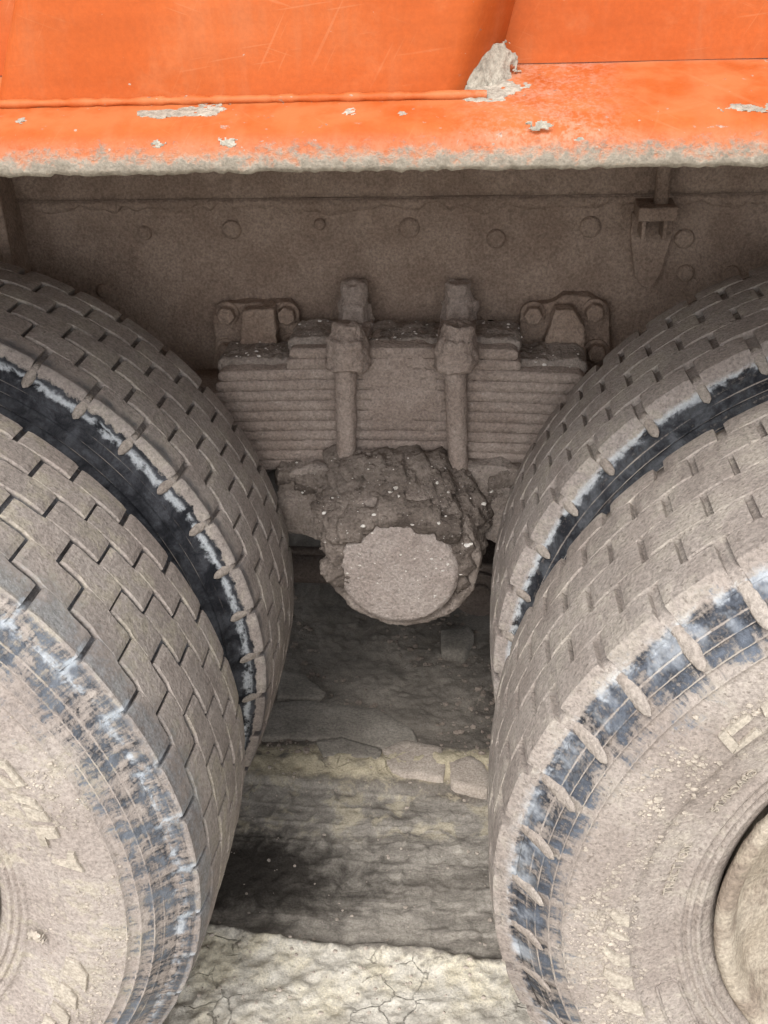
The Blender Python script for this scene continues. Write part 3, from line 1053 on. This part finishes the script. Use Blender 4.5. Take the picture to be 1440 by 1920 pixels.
# dirt lying on the steps of the pack
m = MB()
for (xa, xb, zc) in ((-0.258, -0.155, ZT - 2 * LT + 0.001), (0.192, 0.280, ZT - 2 * LT + 0.001), (-0.146, -0.09, ZT + 0.002), (0.12, 0.182, ZT + 0.002), (-0.03, 0.07, ZT + 0.0)):
    for i in range(12):
        x = xa + (xb - xa) * (i + 0.5) / 12
        m.cyl((x, YL0 + 0.018, zc - 0.006), (x, YL1 - 0.01, zc - 0.004), 0.011 + 0.005 * rng.random(), 10)
o = m.build('packed_dirt', M_CAKED, main)
lumpy(o, 0.003, (0.03, 0.012), (0.009, 0.005))
spring_dirt = bake(o)
splash('dust_crust', (0.016, YL0 - 0.0012, 0.275), (1, 0, 0), (0, 0, 1), 0.062, 0.060, 0.0018, M_STEEL, 71, main, 1.0)
# second end of a longer leaf seen behind the left end
MB().box(-0.29, -0.25, 0.79, 0.815, 0.235, 0.30).build('stop_block', M_FRAME, truck, bevel=0.006)

# --- U-bolts: a leg in front of and one behind the pack, nuts on top
def u_bolt(xf, zb_, xt, lean):
    m = MB()
    m.cyl((xt + lean, YL0 - 0.016, zb_ - 0.005), (xt, YL0 - 0.014, 0.34), 0.0150, 20, 0.0168)
    m.cyl((xt + lean * 1.05, YL0 - 0.018, zb_ - 0.028), (xt + lean, YL0 - 0.016, zb_), 0.004, 16, 0.0150)
    m.cyl((xt, YL1 + 0.014, 0.13), (xt, YL1 + 0.014, 0.36), 0.0148, 20)
    o = m.build('u_bolt', M_STEEL, truck)
    lumpy(o, 0.0024, (0.03, 0.004), (0.008, 0.002))
    # front nut with the end of the thread, thickly caked
    m = MB()
    yc = YL0 - 0.010
    m.cyl((xt + 0.003, yc, 0.318), (xt + 0.003, yc, 0.366), 0.0305, 6, rot=0.5)
    m.cyl((xt + 0.003, yc, 0.322), (xt + 0.003, yc, 0.350), 0.0335, 20, 0.0300)
    m.cyl((xt + 0.004, yc + 0.004, 0.362), (xt + 0.005, yc + 0.006, 0.386), 0.0275, 14, 0.021)
    n1 = m.build('nut', M_STEEL, o)
    lumpy(n1, 0.0026, (0.03, 0.018), (0.010, 0.008))
    # rear nut
    m = MB()
    yb = YL1 + 0.004
    m.cyl((xt + 0.002, yb, 0.33), (xt + 0.002, yb, 0.382), 0.0285, 6, rot=0.2)
    m.cyl((xt + 0.001, yb, 0.378), (xt + 0.001, yb, 0.412), 0.0235, 16, 0.019)
    n2 = m.build('nut', M_STEEL, o)
    lumpy(n2, 0.0026, (0.03, 0.016), (0.010, 0.007))
    # clamp bridge between the two nuts
    m = MB().box(xt - 0.026, xt + 0.030, yc + 0.008, yb, 0.330, 0.356)
    br = m.build('clamp_bridge', M_STEEL, o)
    lumpy(br, 0.003, (0.03, 0.010), (0.009, 0.004))
    return o


u_bolt(0, 0.142, -0.0645, -0.008)
u_bolt(0, 0.143, 0.0950, 0.006)

# --- trunnion: saddle casting, mud, cap
HX, HZ = 0.0135, 0.026
m = MB()
L = [back(u, v, y=0.68)[[0, 2]] for u, v in ((522, 905), (530, 880), (560, 868), (600, 862), (640, 872), (690, 850), (755, 846), (850, 852), (900, 862), (940, 862), (985, 882), (990, 920), (965, 990), (938, 1012),
                                                 (905, 1000), (880, 990), (640, 990), (612, 1008), (575, 992), (535, 985), (522, 950))]
m.prism_y([tuple(p) for p in L], 0.66, 0.80)
m.cyl((HX + 0.002, 0.70, HZ + 0.02), (HX, 0.60, HZ + 0.008), 0.130, 40, 0.108)
m.cyl((HX, 0.60, HZ + 0.02), (HX, 0.80, HZ + 0.045), 0.105, 40, 0.13)
saddle = m.build('spring_saddle', M_CAKED, truck)
saddle['label'] = 'mud caked saddle casting under the leaf spring'
lumpy(saddle, 0.004, (0.05, 0.018), (0.014, 0.006))
bake(saddle)
# damp mud heaped on top of it, from the cap back to the spring
m = MB()
r2 = random.Random(3)
for i in range(230):
    t = r2.random()
    y = 0.588 + 0.095 * t
    a_ = math.radians(r2.uniform(-28, 200))
    rr = (0.094 + 0.036 * t) * (0.9 + 0.16 * r2.random())
    x = HX + rr * math.cos(a_)
    z = HZ + 0.008 + 0.05 * t + rr * math.sin(a_)
    z = min(z, 0.168)
    s_ = 0.010 + 0.016 * r2.random()
    m.cyl((x - s_ * 0.5, y, z - s_ * 0.3), (x + s_ * 0.5, y, z + s_ * 0.3), s_, 8, s_ * 0.8)
for i in range(46):                                   # over the upper rim of the cap
    a_ = math.radians(r2.uniform(28, 152))
    rr = 0.097 + 0.012 * r2.random()
    x, z, y = HX + rr * math.cos(a_), HZ + rr * math.sin(a_), 0.574 + 0.02 * r2.random()
    s_ = 0.009 + 0.009 * r2.random()
    m.cyl((x - s_, y, z), (x + s_, y + 0.004, z), s_, 8)
for i in range(150):                                  # on the wings
    x = HX + r2.uniform(-0.185, 0.195)
    dz = r2.random() ** 1.6
    y, z = 0.666 + 0.022 * r2.random(), 0.152 - 0.034 * dz
    s_ = 0.008 + 0.010 * r2.random()
    m.cyl((x - s_, y, z), (x + s_, y + 0.01, z - 0.004), s_, 8)
m.cyl((HX, 0.600, HZ + 0.006), (HX, 0.70, HZ + 0.035), 0.097, 32, 0.118)
mud = m.build('mud_heap', M_WETMUD, saddle)
mud['label'] = 'damp dark mud heaped over the hub'
lumpy(mud, 0.003, (0.06, 0.012), (0.013, 0.006), (0.005, 0.004))
bake(mud)
# guard ring behind the cap
m = MB()
m.lathe_y([(0.640, 0.095), (0.600, 0.098), (0.592, 0.112), (0.594, 0.119), (0.602, 0.121), (0.660, 0.116)], HX + 0.003, HZ + 0.008, 90, math.radians(150), math.radians(400))
ring = m.build('guard_ring', M_CAKED, saddle, True)
so_ = ring.modifiers.new('solid', 'SOLIDIFY')
so_.thickness = 0.005
lumpy(ring, 0.0025, (0.03, 0.012), (0.008, 0.006))
# the round end cap
m = MB()
m.lathe_y([(0.66, 0.0001), (0.66, 0.0925), (0.585, 0.0925), (0.576, 0.0905), (0.5705, 0.085), (0.5685, 0.07), (0.567, 0.04), (0.5665, 0.0001)], HX, HZ, 72)
cap = m.build('end_cap', M_CAP, saddle, True)
cap['label'] = 'round pale dusty end cap of the hub'
lumpy(cap, 0.0022, (0.05, 0.006), (0.007, 0.003))
bake(cap)

# pale grit stuck in the mud
bpy.context.view_layer.update()


def drop_on(o, n, sz, sd, xr, yr, up=False, zmin=-9):
    r = random.Random(sd)
    P, S = [], []
    bv = BVHTree.FromPolygons([v.co[:] for v in o.data.vertices], [tuple(p.vertices) for p in o.data.polygons])
    while len(P) < n:
        x, y = r.uniform(*xr), r.uniform(*yr)
        if up:
            loc = bv.ray_cast(Vector((x, y, 0.62 + Z0)), Vector((0, 0, -1)))[0]
        else:
            src = Vector(CAM) + Vector((0, 0, Z0))
            tgt = Vector((x, 0.66, r.uniform(-0.08, 0.19) + Z0))
            loc = bv.ray_cast(src, (tgt - src).normalized())[0]
        if loc is None:
            n -= 0.2
            continue
        if loc.z - Z0 < zmin:
            n -= 0.2
            continue
        s = sz[0] + (sz[1] - sz[0]) * r.random() ** 4
        P.append((loc.x, loc.y, loc.z - Z0))
        S.append(s)
    return P, S


P, S = drop_on(mud, 170, (0.0012, 0.008), 2, (-0.17, 0.2), (0, 1))
scatter('grit', P, S, M_PEB, saddle, seed=9)
P, S = drop_on(mud, 1100, (0.0025, 0.011), 3, (-0.17, 0.2), (0, 1))
scatter('mud_crumbs', P, S, M_WETMUD, saddle, seed=10)
P, S = drop_on(saddle, 300, (0.002, 0.008), 6, (-0.19, 0.2), (0, 1))
scatter('dust_crumbs', P, S, M_CAKED, saddle, seed=13)
P, S = drop_on(spring_dirt, 90, (0.0015, 0.006), 4, (-0.26, 0.28), (0.69, 0.77), True, 0.25)
scatter('grit', P, S, M_PEB, main, seed=11)
P, S = drop_on(cap, 90, (0.0012, 0.005), 5, (-0.08, 0.1), (0, 1))
scatter('grit', P, S, M_PEB, cap, seed=12)

# --- torque rod and what shows under the hub
m = MB()
m.cyl((-0.75, 1.0, -0.225), (0.10, 1.0, -0.235), 0.034, 20)
m.cyl((-0.75, 1.0, -0.19), (0.10, 1.0, -0.20), 0.010, 12)
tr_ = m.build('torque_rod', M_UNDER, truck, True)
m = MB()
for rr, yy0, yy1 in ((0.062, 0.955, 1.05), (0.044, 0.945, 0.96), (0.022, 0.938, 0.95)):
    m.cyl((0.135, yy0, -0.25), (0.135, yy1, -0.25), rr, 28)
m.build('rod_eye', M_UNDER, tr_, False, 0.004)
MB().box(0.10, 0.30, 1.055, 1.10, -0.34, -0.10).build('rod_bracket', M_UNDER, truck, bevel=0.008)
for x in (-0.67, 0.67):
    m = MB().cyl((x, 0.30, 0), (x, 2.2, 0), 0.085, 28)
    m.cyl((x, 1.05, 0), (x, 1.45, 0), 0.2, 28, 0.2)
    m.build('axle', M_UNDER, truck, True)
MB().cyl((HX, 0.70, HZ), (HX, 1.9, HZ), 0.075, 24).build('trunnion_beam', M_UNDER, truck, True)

# --- wheels
W = 0.25
D = 0.378
S2 = 0.671
SIDE = [(0.012, 0.281), (0.002, 0.284), (-0.006, 0.2915), (-0.0085, 0.2965),
        (-0.0105, 0.3000), (-0.0150, 0.3010), (-0.0162, 0.3035), (-0.0150, 0.3060), (-0.0128, 0.3072), (-0.0138, 0.3100),
        (-0.0182, 0.3110), (-0.0195, 0.3135), (-0.0182, 0.3160), (-0.0162, 0.3172), (-0.0172, 0.3200),
        (-0.0215, 0.3212), (-0.0228, 0.3240), (-0.0215, 0.3268), (-0.0200, 0.3285), (-0.0215, 0.335), (-0.0262, 0.350), (-0.0300, 0.365),
        (-0.0312, 0.3735), (-0.0350, 0.3752), (-0.0362, 0.380), (-0.0375, 0.395), (-0.0378, 0.410), (-0.0365, 0.424), (-0.0340, 0.4360),
        (-0.0326, 0.4400), (-0.0350, 0.4412), (-0.0342, 0.4424), (-0.0305, 0.4440), (-0.0275, 0.4520), (-0.0268, 0.4540), (-0.0296, 0.4552), (-0.0286, 0.4565), (-0.0248, 0.4580),
        (-0.0212, 0.4660), (-0.0204, 0.4675), (-0.0234, 0.4688), (-0.0222, 0.4702), (-0.0180, 0.4720), (-0.0105, 0.4810), (-0.0045, 0.4875), (0.0, 0.4905)]


def crown(y):
    t = (y - W / 2) / (W / 2)
    return 0.5185 - 0.004 * t * t - 0.003 * abs(t) ** 6


def side_y(r):
    rs = [p[1] for p in SIDE[2:]]
    return float(np.interp(r, rs, [p[0] for p in SIDE[2:]]))


NP = 44
PA = 2 * math.pi / NP
GD = 0.0125


def carcass_profile(GD):
    out = list(SIDE)
    for i in range(17):
        y = 0.003 + (W - 0.006) * i / 16
        out.append((y, crown(y) - GD))
    out += [(W - y, r) for (y, r) in SIDE[::-1]]
    return out


def block_mesh(i, mat, slot, g, pinch=0.0):
    """one tread block of rib i, standing at angle 0 (towards +x)"""
    rw = W / 6
    y0, y1 = i * rw + g / 2, (i + 1) * rw - g / 2
    sh = i in (0, 5)
    if i == 0:
        y0 = 0.0055
        slot *= 1.6
    if i == 5:
        y1 = W - 0.0055
        slot *= 1.6
    da = PA / 2 - slot / 2 / 0.51
    c = 0.0013
    v, f = [], []
    r_in = 0.022
    na = 10
    for k in range(na + 1):
        t = -da + 2 * da * k / na
        ed = k in (0, na)
        ca = c if ed else 0.0
        # the joint to the next rib gapes over half of the block and is pinched over the other half
        f1 = float(sstep(np.array(t / da), -0.06, 0.10))
        e1 = f1 if i < 3 else pinch + (1 - pinch) * (1 - f1)            # the pattern turns round at the middle of the tread
        e2 = 1 - f1 if i < 2 else pinch + (1 - pinch) * f1
        w1, w2 = 0.0003 + g * 0.75 * e1, 0.0003 + g * 0.75 * e2
        c1, c2 = 0.0004 + c * e1 * min(1, g / 0.002), 0.0004 + c * e2 * min(1, g / 0.002)
        a0_ = y0 if i == 0 else i * rw + w1
        a1_ = y1 if i == 5 else (i + 1) * rw - w2
        if i == 0:
            c1 = c
        if i == 5:
            c2 = c
        sec = []
        for (y, h) in ((a0_ + (-0.0085 if i == 0 else 0), -r_in), (a0_, -c1 * 1.3), (a0_ + c1, 0), ((a0_ + a1_) / 2, 0), (a1_ - c2, 0), (a1_, -c2 * 1.3), (a1_ + (0.0085 if i == 5 else 0), -r_in)):
            rt = crown(min(max(y, 0), W))
            sec.append((y, rt + h - (ca if h > -0.01 else 0)))
        for (y, r) in sec:
            v.append((r * math.cos(t), y, r * math.sin(t)))
    n = 7
    for k in range(na):
        for j in range(n - 1):
            f.append((k * n + j, k * n + j + 1, (k + 1) * n + j + 1, (k + 1) * n + j))
    f.append(tuple(range(n)))
    f.append(tuple(na * n + j for j in range(n - 1, -1, -1)))
    me = raw_mesh('tread_block', v, f, mat, False, False)
    bm = bmesh.new()
    bm.from_mesh(me)
    # roll the end faces over a little
    bmesh.ops.recalc_face_normals(bm, faces=bm.faces)
    bm.to_mesh(me)
    bm.free()
    return me


def letter_poly(px, cx, th=0.0030):
    """raised shape on a sidewall from its outline"""
    P = []
    for u, v in px:
        y = -0.03
        for _ in range(8):
            p = back(u, v, y=y)
            r = math.hypot(p[0] - cx, p[2])
            y = side_y(r)
        P.append(p)
    return P


def raised(name, px, cx, mat, parent, th=0.0028):
    P = letter_poly(px, cx)
    n = len(P)
    c = np.mean([p[[0, 2]] for p in P], axis=0)
    v = []
    for h, s in ((0.002, 1.0), (-th * 0.7, 1.0), (-th, 0.93)):
        for p in P:
            q = c + (p[[0, 2]] - c) * s
            r = math.hypot(q[0] - cx, q[1])
            v.append((q[0], side_y(r) + h, q[1]))
    f = [(l * n + i, l * n + (i + 1) % n, (l + 1) * n + (i + 1) % n, (l + 1) * n + i) for l in range(2) for i in range(n)]
    f.append(tuple(2 * n + i for i in range(n)))
    return obj(name, v, f, mat, parent, False)


def text_on(name, txt, cx, r, a_mid, size, mat, parent, flip=1):
    """moulded lettering set around the bead, one raised letter after another"""
    out = []
    step = size * 0.86 / r
    n = len(txt)
    for i, ch in enumerate(txt):
        if ch == ' ':
            continue
        cu = bpy.data.curves.new('letter', 'FONT')
        cu.body = ch
        cu.size = size * 1.35
        cu.extrude = 0.0018
        cu.align_x = 'CENTER'
        to = bpy.data.objects.new('tmp', cu)
        COL.objects.link(to)
        bpy.context.view_layer.update()
        me = bpy.data.meshes.new_from_object(to.evaluated_get(bpy.context.evaluated_depsgraph_get()))
        bpy.data.objects.remove(to)
        a = a_mid - (i - (n - 1) / 2) * step
        # local x along -tangent, local y outwards, z towards the viewer
        rad = Vector((math.cos(a), 0, math.sin(a)))
        tan = Vector((math.sin(a), 0, -math.cos(a)))
        pos = Vector((cx, side_y(r) - 0.0006, Z0)) + rad * r
        slope = (side_y(r + size) - side_y(r)) / size
        mat4 = Matrix((( tan.x, rad.x, 0, pos.x), (0, slope, -1, pos.y), (tan.z, rad.z, 0, pos.z), (0, 0, 0, 1)))
        me.transform(mat4)
        me.materials.clear()
        me.materials.append(mat)
        me.name = 'sidewall_letter'
        out.append(link('sidewall_letter', me, parent))
    return out


def wheel(key, cx, sx_, y0, vis, label):
    P = TY[key]
    mt = mat_tyre('tyre_' + key, cx, sx_, P)
    outer = y0 < 0.1
    # rim with its disc
    if outer:
        rp = [(0.10, 0.262), (0.03, 0.268), (0.010, 0.272), (0.0, 0.279), (-0.008, 0.2865), (-0.013, 0.2875), (-0.018, 0.2845), (-0.0195, 0.278), (-0.017, 0.271), (-0.010, 0.266),
              (0.0, 0.262), (0.012, 0.258), (0.02, 0.25), (0.035, 0.225), (0.055, 0.20), (0.085, 0.17), (0.10, 0.14), (0.11, 0.10), (0.11, 0.0001)]
    else:
        rp = [(0.0, 0.279), (-0.01, 0.286), (-0.015, 0.282), (-0.01, 0.27), (0.05, 0.262), (0.15, 0.258), (0.18, 0.10), (0.18, 0.0001)]
    rp = [(y + y0, r) for y, r in rp]
    m = MB().lathe_y(rp, cx, 0, 150)
    rim = m.build('wheel', M_RIM, truck, True)
    rim['label'] = label
    if outer:
        vv = np.array(m.v)
        me = rim.data
        co = np.array([v.co[:] for v in me.vertices])
        rr = np.hypot(co[:, 0] - cx, co[:, 2] - Z0)
        dsp = fbm(co[:, 0] * 22, co[:, 1] * 22, co[:, 2] * 22, s=3) * 0.016 * np.clip((0.272 - rr) / 0.02, 0, 1) + fbm(co[:, 0] * 60, co[:, 1] * 60, co[:, 2] * 60, s=4) * 0.004
        co[:, 1] -= dsp
        me.vertices.foreach_set('co', co.ravel())
        me.update()
    # carcass
    prof = [(y + y0, r) for y, r in carcass_profile(SLOT[key][2])]
    o = MB().lathe_y(prof, cx, 0, 240).build('tyre', mt, rim, True)
    # blocks: those in view one by one, the rest of the ring as one
    ph = math.radians(PH[key])
    meshes = [block_mesh(i, mt, SLOT[key][0], SLOT[key][1], 0.28 if key == 'LO' else 0.0) for i in range(6)]
    V, F, kk_ = [], [], 0
    for i in range(6):
        bv = np.array([v.co[:] for v in meshes[i].vertices])
        bf = [tuple(p.vertices) for p in meshes[i].polygons]
        for k in range(NP):
            a = ph + (k + 0.5 + (0.5 if i % 2 else 0.0)) * PA
            a = (a + math.pi) % (2 * math.pi) - math.pi
            th = a if sx_ > 0 else math.pi - a
            if vis[0] <= math.degrees(a) <= vis[1]:
                bo = link('tread_block', meshes[i], rim)
                bo.location = (cx, y0, Z0)
                # y-turn: +x towards +z is a negative turn; small play so that no two sit alike
                bo.rotation_euler = (rng.uniform(-0.0012, 0.0012), -th + rng.uniform(-0.0016, 0.0016), rng.uniform(-0.0012, 0.0012))
                s_ = 1 + rng.uniform(-0.0016, 0.0010)
                bo.scale = (s_, 1, s_)
            else:
                c_, s_ = math.cos(th), math.sin(th)
                w = bv.copy()
                w[:, 0] = bv[:, 0] * c_ - bv[:, 2] * s_ + cx
                w[:, 2] = bv[:, 0] * s_ + bv[:, 2] * c_
                w[:, 1] += y0
                V.append(w)
                F += [tuple(q + kk_ for q in p) for p in bf]
                kk_ += len(bv)
    tag(obj('tread', np.concatenate(V), F, mt, rim, False, False), kind='stuff')
    # mud packed in the shoulder notches
    if key in ('RO', 'RI', 'LI'):
        for k in range(NP):
            a = ph + k * PA
            a = (a + math.pi) % (2 * math.pi) - math.pi
            if not (vis[0] + 4 <= math.degrees(a) <= vis[1]):
                continue
            th = a if sx_ > 0 else math.pi - a
            er, et = np.array([math.cos(th), 0, math.sin(th)]), np.array([-math.sin(th), 0, math.cos(th)])
            v, f = [], []
            n_, K = 10, 14
            ln = 0.060 if key == 'RO' else 0.040
            for i in range(K + 1):
                t = i / K
                yy = 0.026 - (ln) * t
                rc = float(np.interp(yy, [-0.045, -0.012, 0.004, 0.012], [0.462, 0.484, 0.4985, 0.503]))
                if key == 'RO':
                    rc -= 0.0052 + 0.002 * t
                wd = (0.0066 if key != 'RO' else 0.0078) * math.sqrt(max(0.02, 1 - (2 * t - 1) ** 4)) * rng.uniform(0.9, 1.1)
                hh = (0.0040 if key != 'RO' else 0.0034) * math.sqrt(max(0.02, 1 - (2 * t - 1) ** 4)) * (1 - 0.35 * t)
                for j in range(n_):
                    b_ = 2 * math.pi * j / n_
                    p = er * (rc + hh * math.sin(b_)) + et * wd * math.cos(b_)
                    v.append((cx + p[0], y0 + yy - hh * 0.5 * math.sin(b_), p[2]))
            for i in range(K):
                for j in range(n_):
                    f.append((i * n_ + j, i * n_ + (j + 1) % n_, (i + 1) * n_ + (j + 1) % n_, (i + 1) * n_ + j))
            f.append(tuple(range(n_)))
            f.append(tuple(K * n_ + j for j in range(n_ - 1, -1, -1)))
            obj('packed_mud', v, f, M_PLUG, rim, True)
    return rim, mt


LOw, mLO = wheel('LO', -S2, 1, 0.0, (-32, 66), 'left outer wheel, its tyre shoulder worn grey and blue')
LIw, mLI = wheel('LI', -S2, 1, D, (-14, 78), 'left inner wheel with a clean black sidewall')
ROw, mRO = wheel('RO', S2, -1, 0.0, (-30, 68), 'right outer wheel with blue black scuffs on the shoulder')
RIw, mRI = wheel('RI', S2, -1, D, (-12, 78), 'right inner wheel with a pale line along its shoulder')

# raised marks on the sidewalls
for px in ([(0, 1421), (12, 1424), (26, 1440), (50, 1470), (36, 1472), (20, 1448), (10, 1436), (0, 1432)],
           [(0, 1452), (34, 1472), (18, 1472), (0, 1466)],
           [(21, 1483), (66, 1498), (82, 1516), (52, 1502), (32, 1499)], [(41, 1507), (84, 1519), (97, 1537), (56, 1533), (48, 1514)],
           [(65, 1546), (105, 1549), (114, 1566), (92, 1568), (86, 1562), (93, 1582), (80, 1580)],
           [(98, 1611), (144, 1609), (160, 1631), (125, 1620)], [(128, 1594), (140, 1596), (146, 1609), (127, 1609)],
           [(124, 1792), (150, 1803), (166, 1825), (163, 1856), (148, 1834), (120, 1817)],
           [(116, 1838), (135, 1852), (146, 1868), (145, 1890), (128, 1868), (109, 1854)],
           [(100, 1874), (122, 1890), (132, 1905), (128, 1925), (112, 1905), (96, 1884)], [(86, 1898), (105, 1914), (110, 1940), (80, 1915)]):
    raised('sidewall_mark', px, -S2, M_RAISED, LOw, 0.0045)
for px in ([(1346, 1378), (1360, 1364), (1384, 1392), (1372, 1408)], [(1360, 1364), (1400, 1335), (1410, 1342), (1369, 1376)], [(1378, 1398), (1416, 1362), (1427, 1369), (1373, 1409)],
           [(1425, 1322), (1440, 1312), (1455, 1320), (1455, 1345), (1432, 1338)],
           [(1143, 1710), (1149, 1703), (1180, 1717), (1180, 1734), (1152, 1724)], [(1136, 1742), (1140, 1735), (1180, 1755), (1180, 1757), (1160, 1756)],
           [(1129, 1778), (1134, 1770), (1156, 1786), (1180, 1791), (1181, 1808), (1150, 1803)], [(1130, 1822), (1134, 1811), (1158, 1824), (1186, 1829), (1190, 1850), (1152, 1846)],
           [(1138, 1862), (1142, 1853), (1168, 1869), (1200, 1873), (1210, 1899), (1170, 1890)]):
    raised('sidewall_mark', px, S2, M_RAISED, ROw, 0.0045)
text_on('sidewall_letter', 'STANDARD', S2, 0.338, math.pi - math.radians(30.5), 0.0090, M_RAISED, ROw)
text_on('sidewall_letter', 'TRACTION', S2, 0.338, math.pi - math.radians(11.5), 0.0100, M_RAISED, ROw)
# oval frame moulded beside the bead
ov = []
for (u, v) in ((1230, 1850), (1238, 1842), (1262, 1836), (1272, 1842), (1282, 1866), (1300, 1905), (1330, 1960), (1300, 1975), (1275, 1960), (1245, 1900)):
    ov.append(letter_poly([(u, v)], S2)[0])
v, f = [], []
nO = len(ov)
for p in ov:
    r_ = math.hypot(p[0] - S2, p[2])
    for t in range(6):
        a_ = 2 * math.pi * t / 6
        v.append((p[0] + 0.0016 * math.cos(a_), side_y(r_) + 0.0014 * math.sin(a_), p[2] + 0.0012 * math.cos(a_)))
for i in range(nO):
    j = (i + 1) % nO
    for t in range(6):
        f.append((i * 6 + t, i * 6 + (t + 1) % 6, j * 6 + (t + 1) % 6, j * 6 + t))
obj('moulded_frame', v, f, mRO, ROw, True)


def crumbs(cx, sx_, y0, n, r0, r1, a0, a1, parent, seed, big=0.0055, mat=M_CRUMB):
    r = random.Random(seed)
    P, S = [], []
    for i in range(n):
        a = math.radians(r.uniform(a0, a1))
        rr = r0 + (r1 - r0) * (r.random() + r.random()) / 2
        if fbm(np.array(a * 6), np.array(rr * 40), s=seed) < -0.08:
            continue
        th = a if sx_ > 0 else math.pi - a
        s = 0.0010 + big * r.random() ** 5
        P.append((cx + rr * math.cos(th), y0 + side_y(rr) - s * 0.15, rr * math.sin(th)))
        S.append(s)
    return scatter('dry_crumbs', P, S, mat, parent, seed=seed)


crumbs(S2, -1, 0, 4200, 0.362, 0.442, -35, 58, ROw, 51, 0.0046)
crumbs(S2, -1, 0, 250, 0.352, 0.375, -35, 50, ROw, 52, 0.003)
crumbs(-S2, 1, 0, 3200, 0.37, 0.45, -35, 58, LOw, 53, 0.0036)
crumbs(-S2, 1, 0, 300, 0.33, 0.378, -35, 50, LOw, 54, 0.003)
o = splash('pale_clod', back(68, 1754, y=-0.031), (0.9, 0, -0.4), (0.3, 0, 1), 0.011, 0.010, 0.006, M_CRUMB, 61, LOw)

# wheels of the far side, seen only as dark shapes under the truck
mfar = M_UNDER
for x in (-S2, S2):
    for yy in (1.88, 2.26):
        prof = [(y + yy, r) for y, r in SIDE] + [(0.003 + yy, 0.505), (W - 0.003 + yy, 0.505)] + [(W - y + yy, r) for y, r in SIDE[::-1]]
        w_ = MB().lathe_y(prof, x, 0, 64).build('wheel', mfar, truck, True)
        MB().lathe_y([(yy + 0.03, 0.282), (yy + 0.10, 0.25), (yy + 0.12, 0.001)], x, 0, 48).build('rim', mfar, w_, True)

for o in bpy.data.objects:
    if o.type == 'MESH' and o.parent is None and o.name.startswith('leaf'):
        o.parent = truck
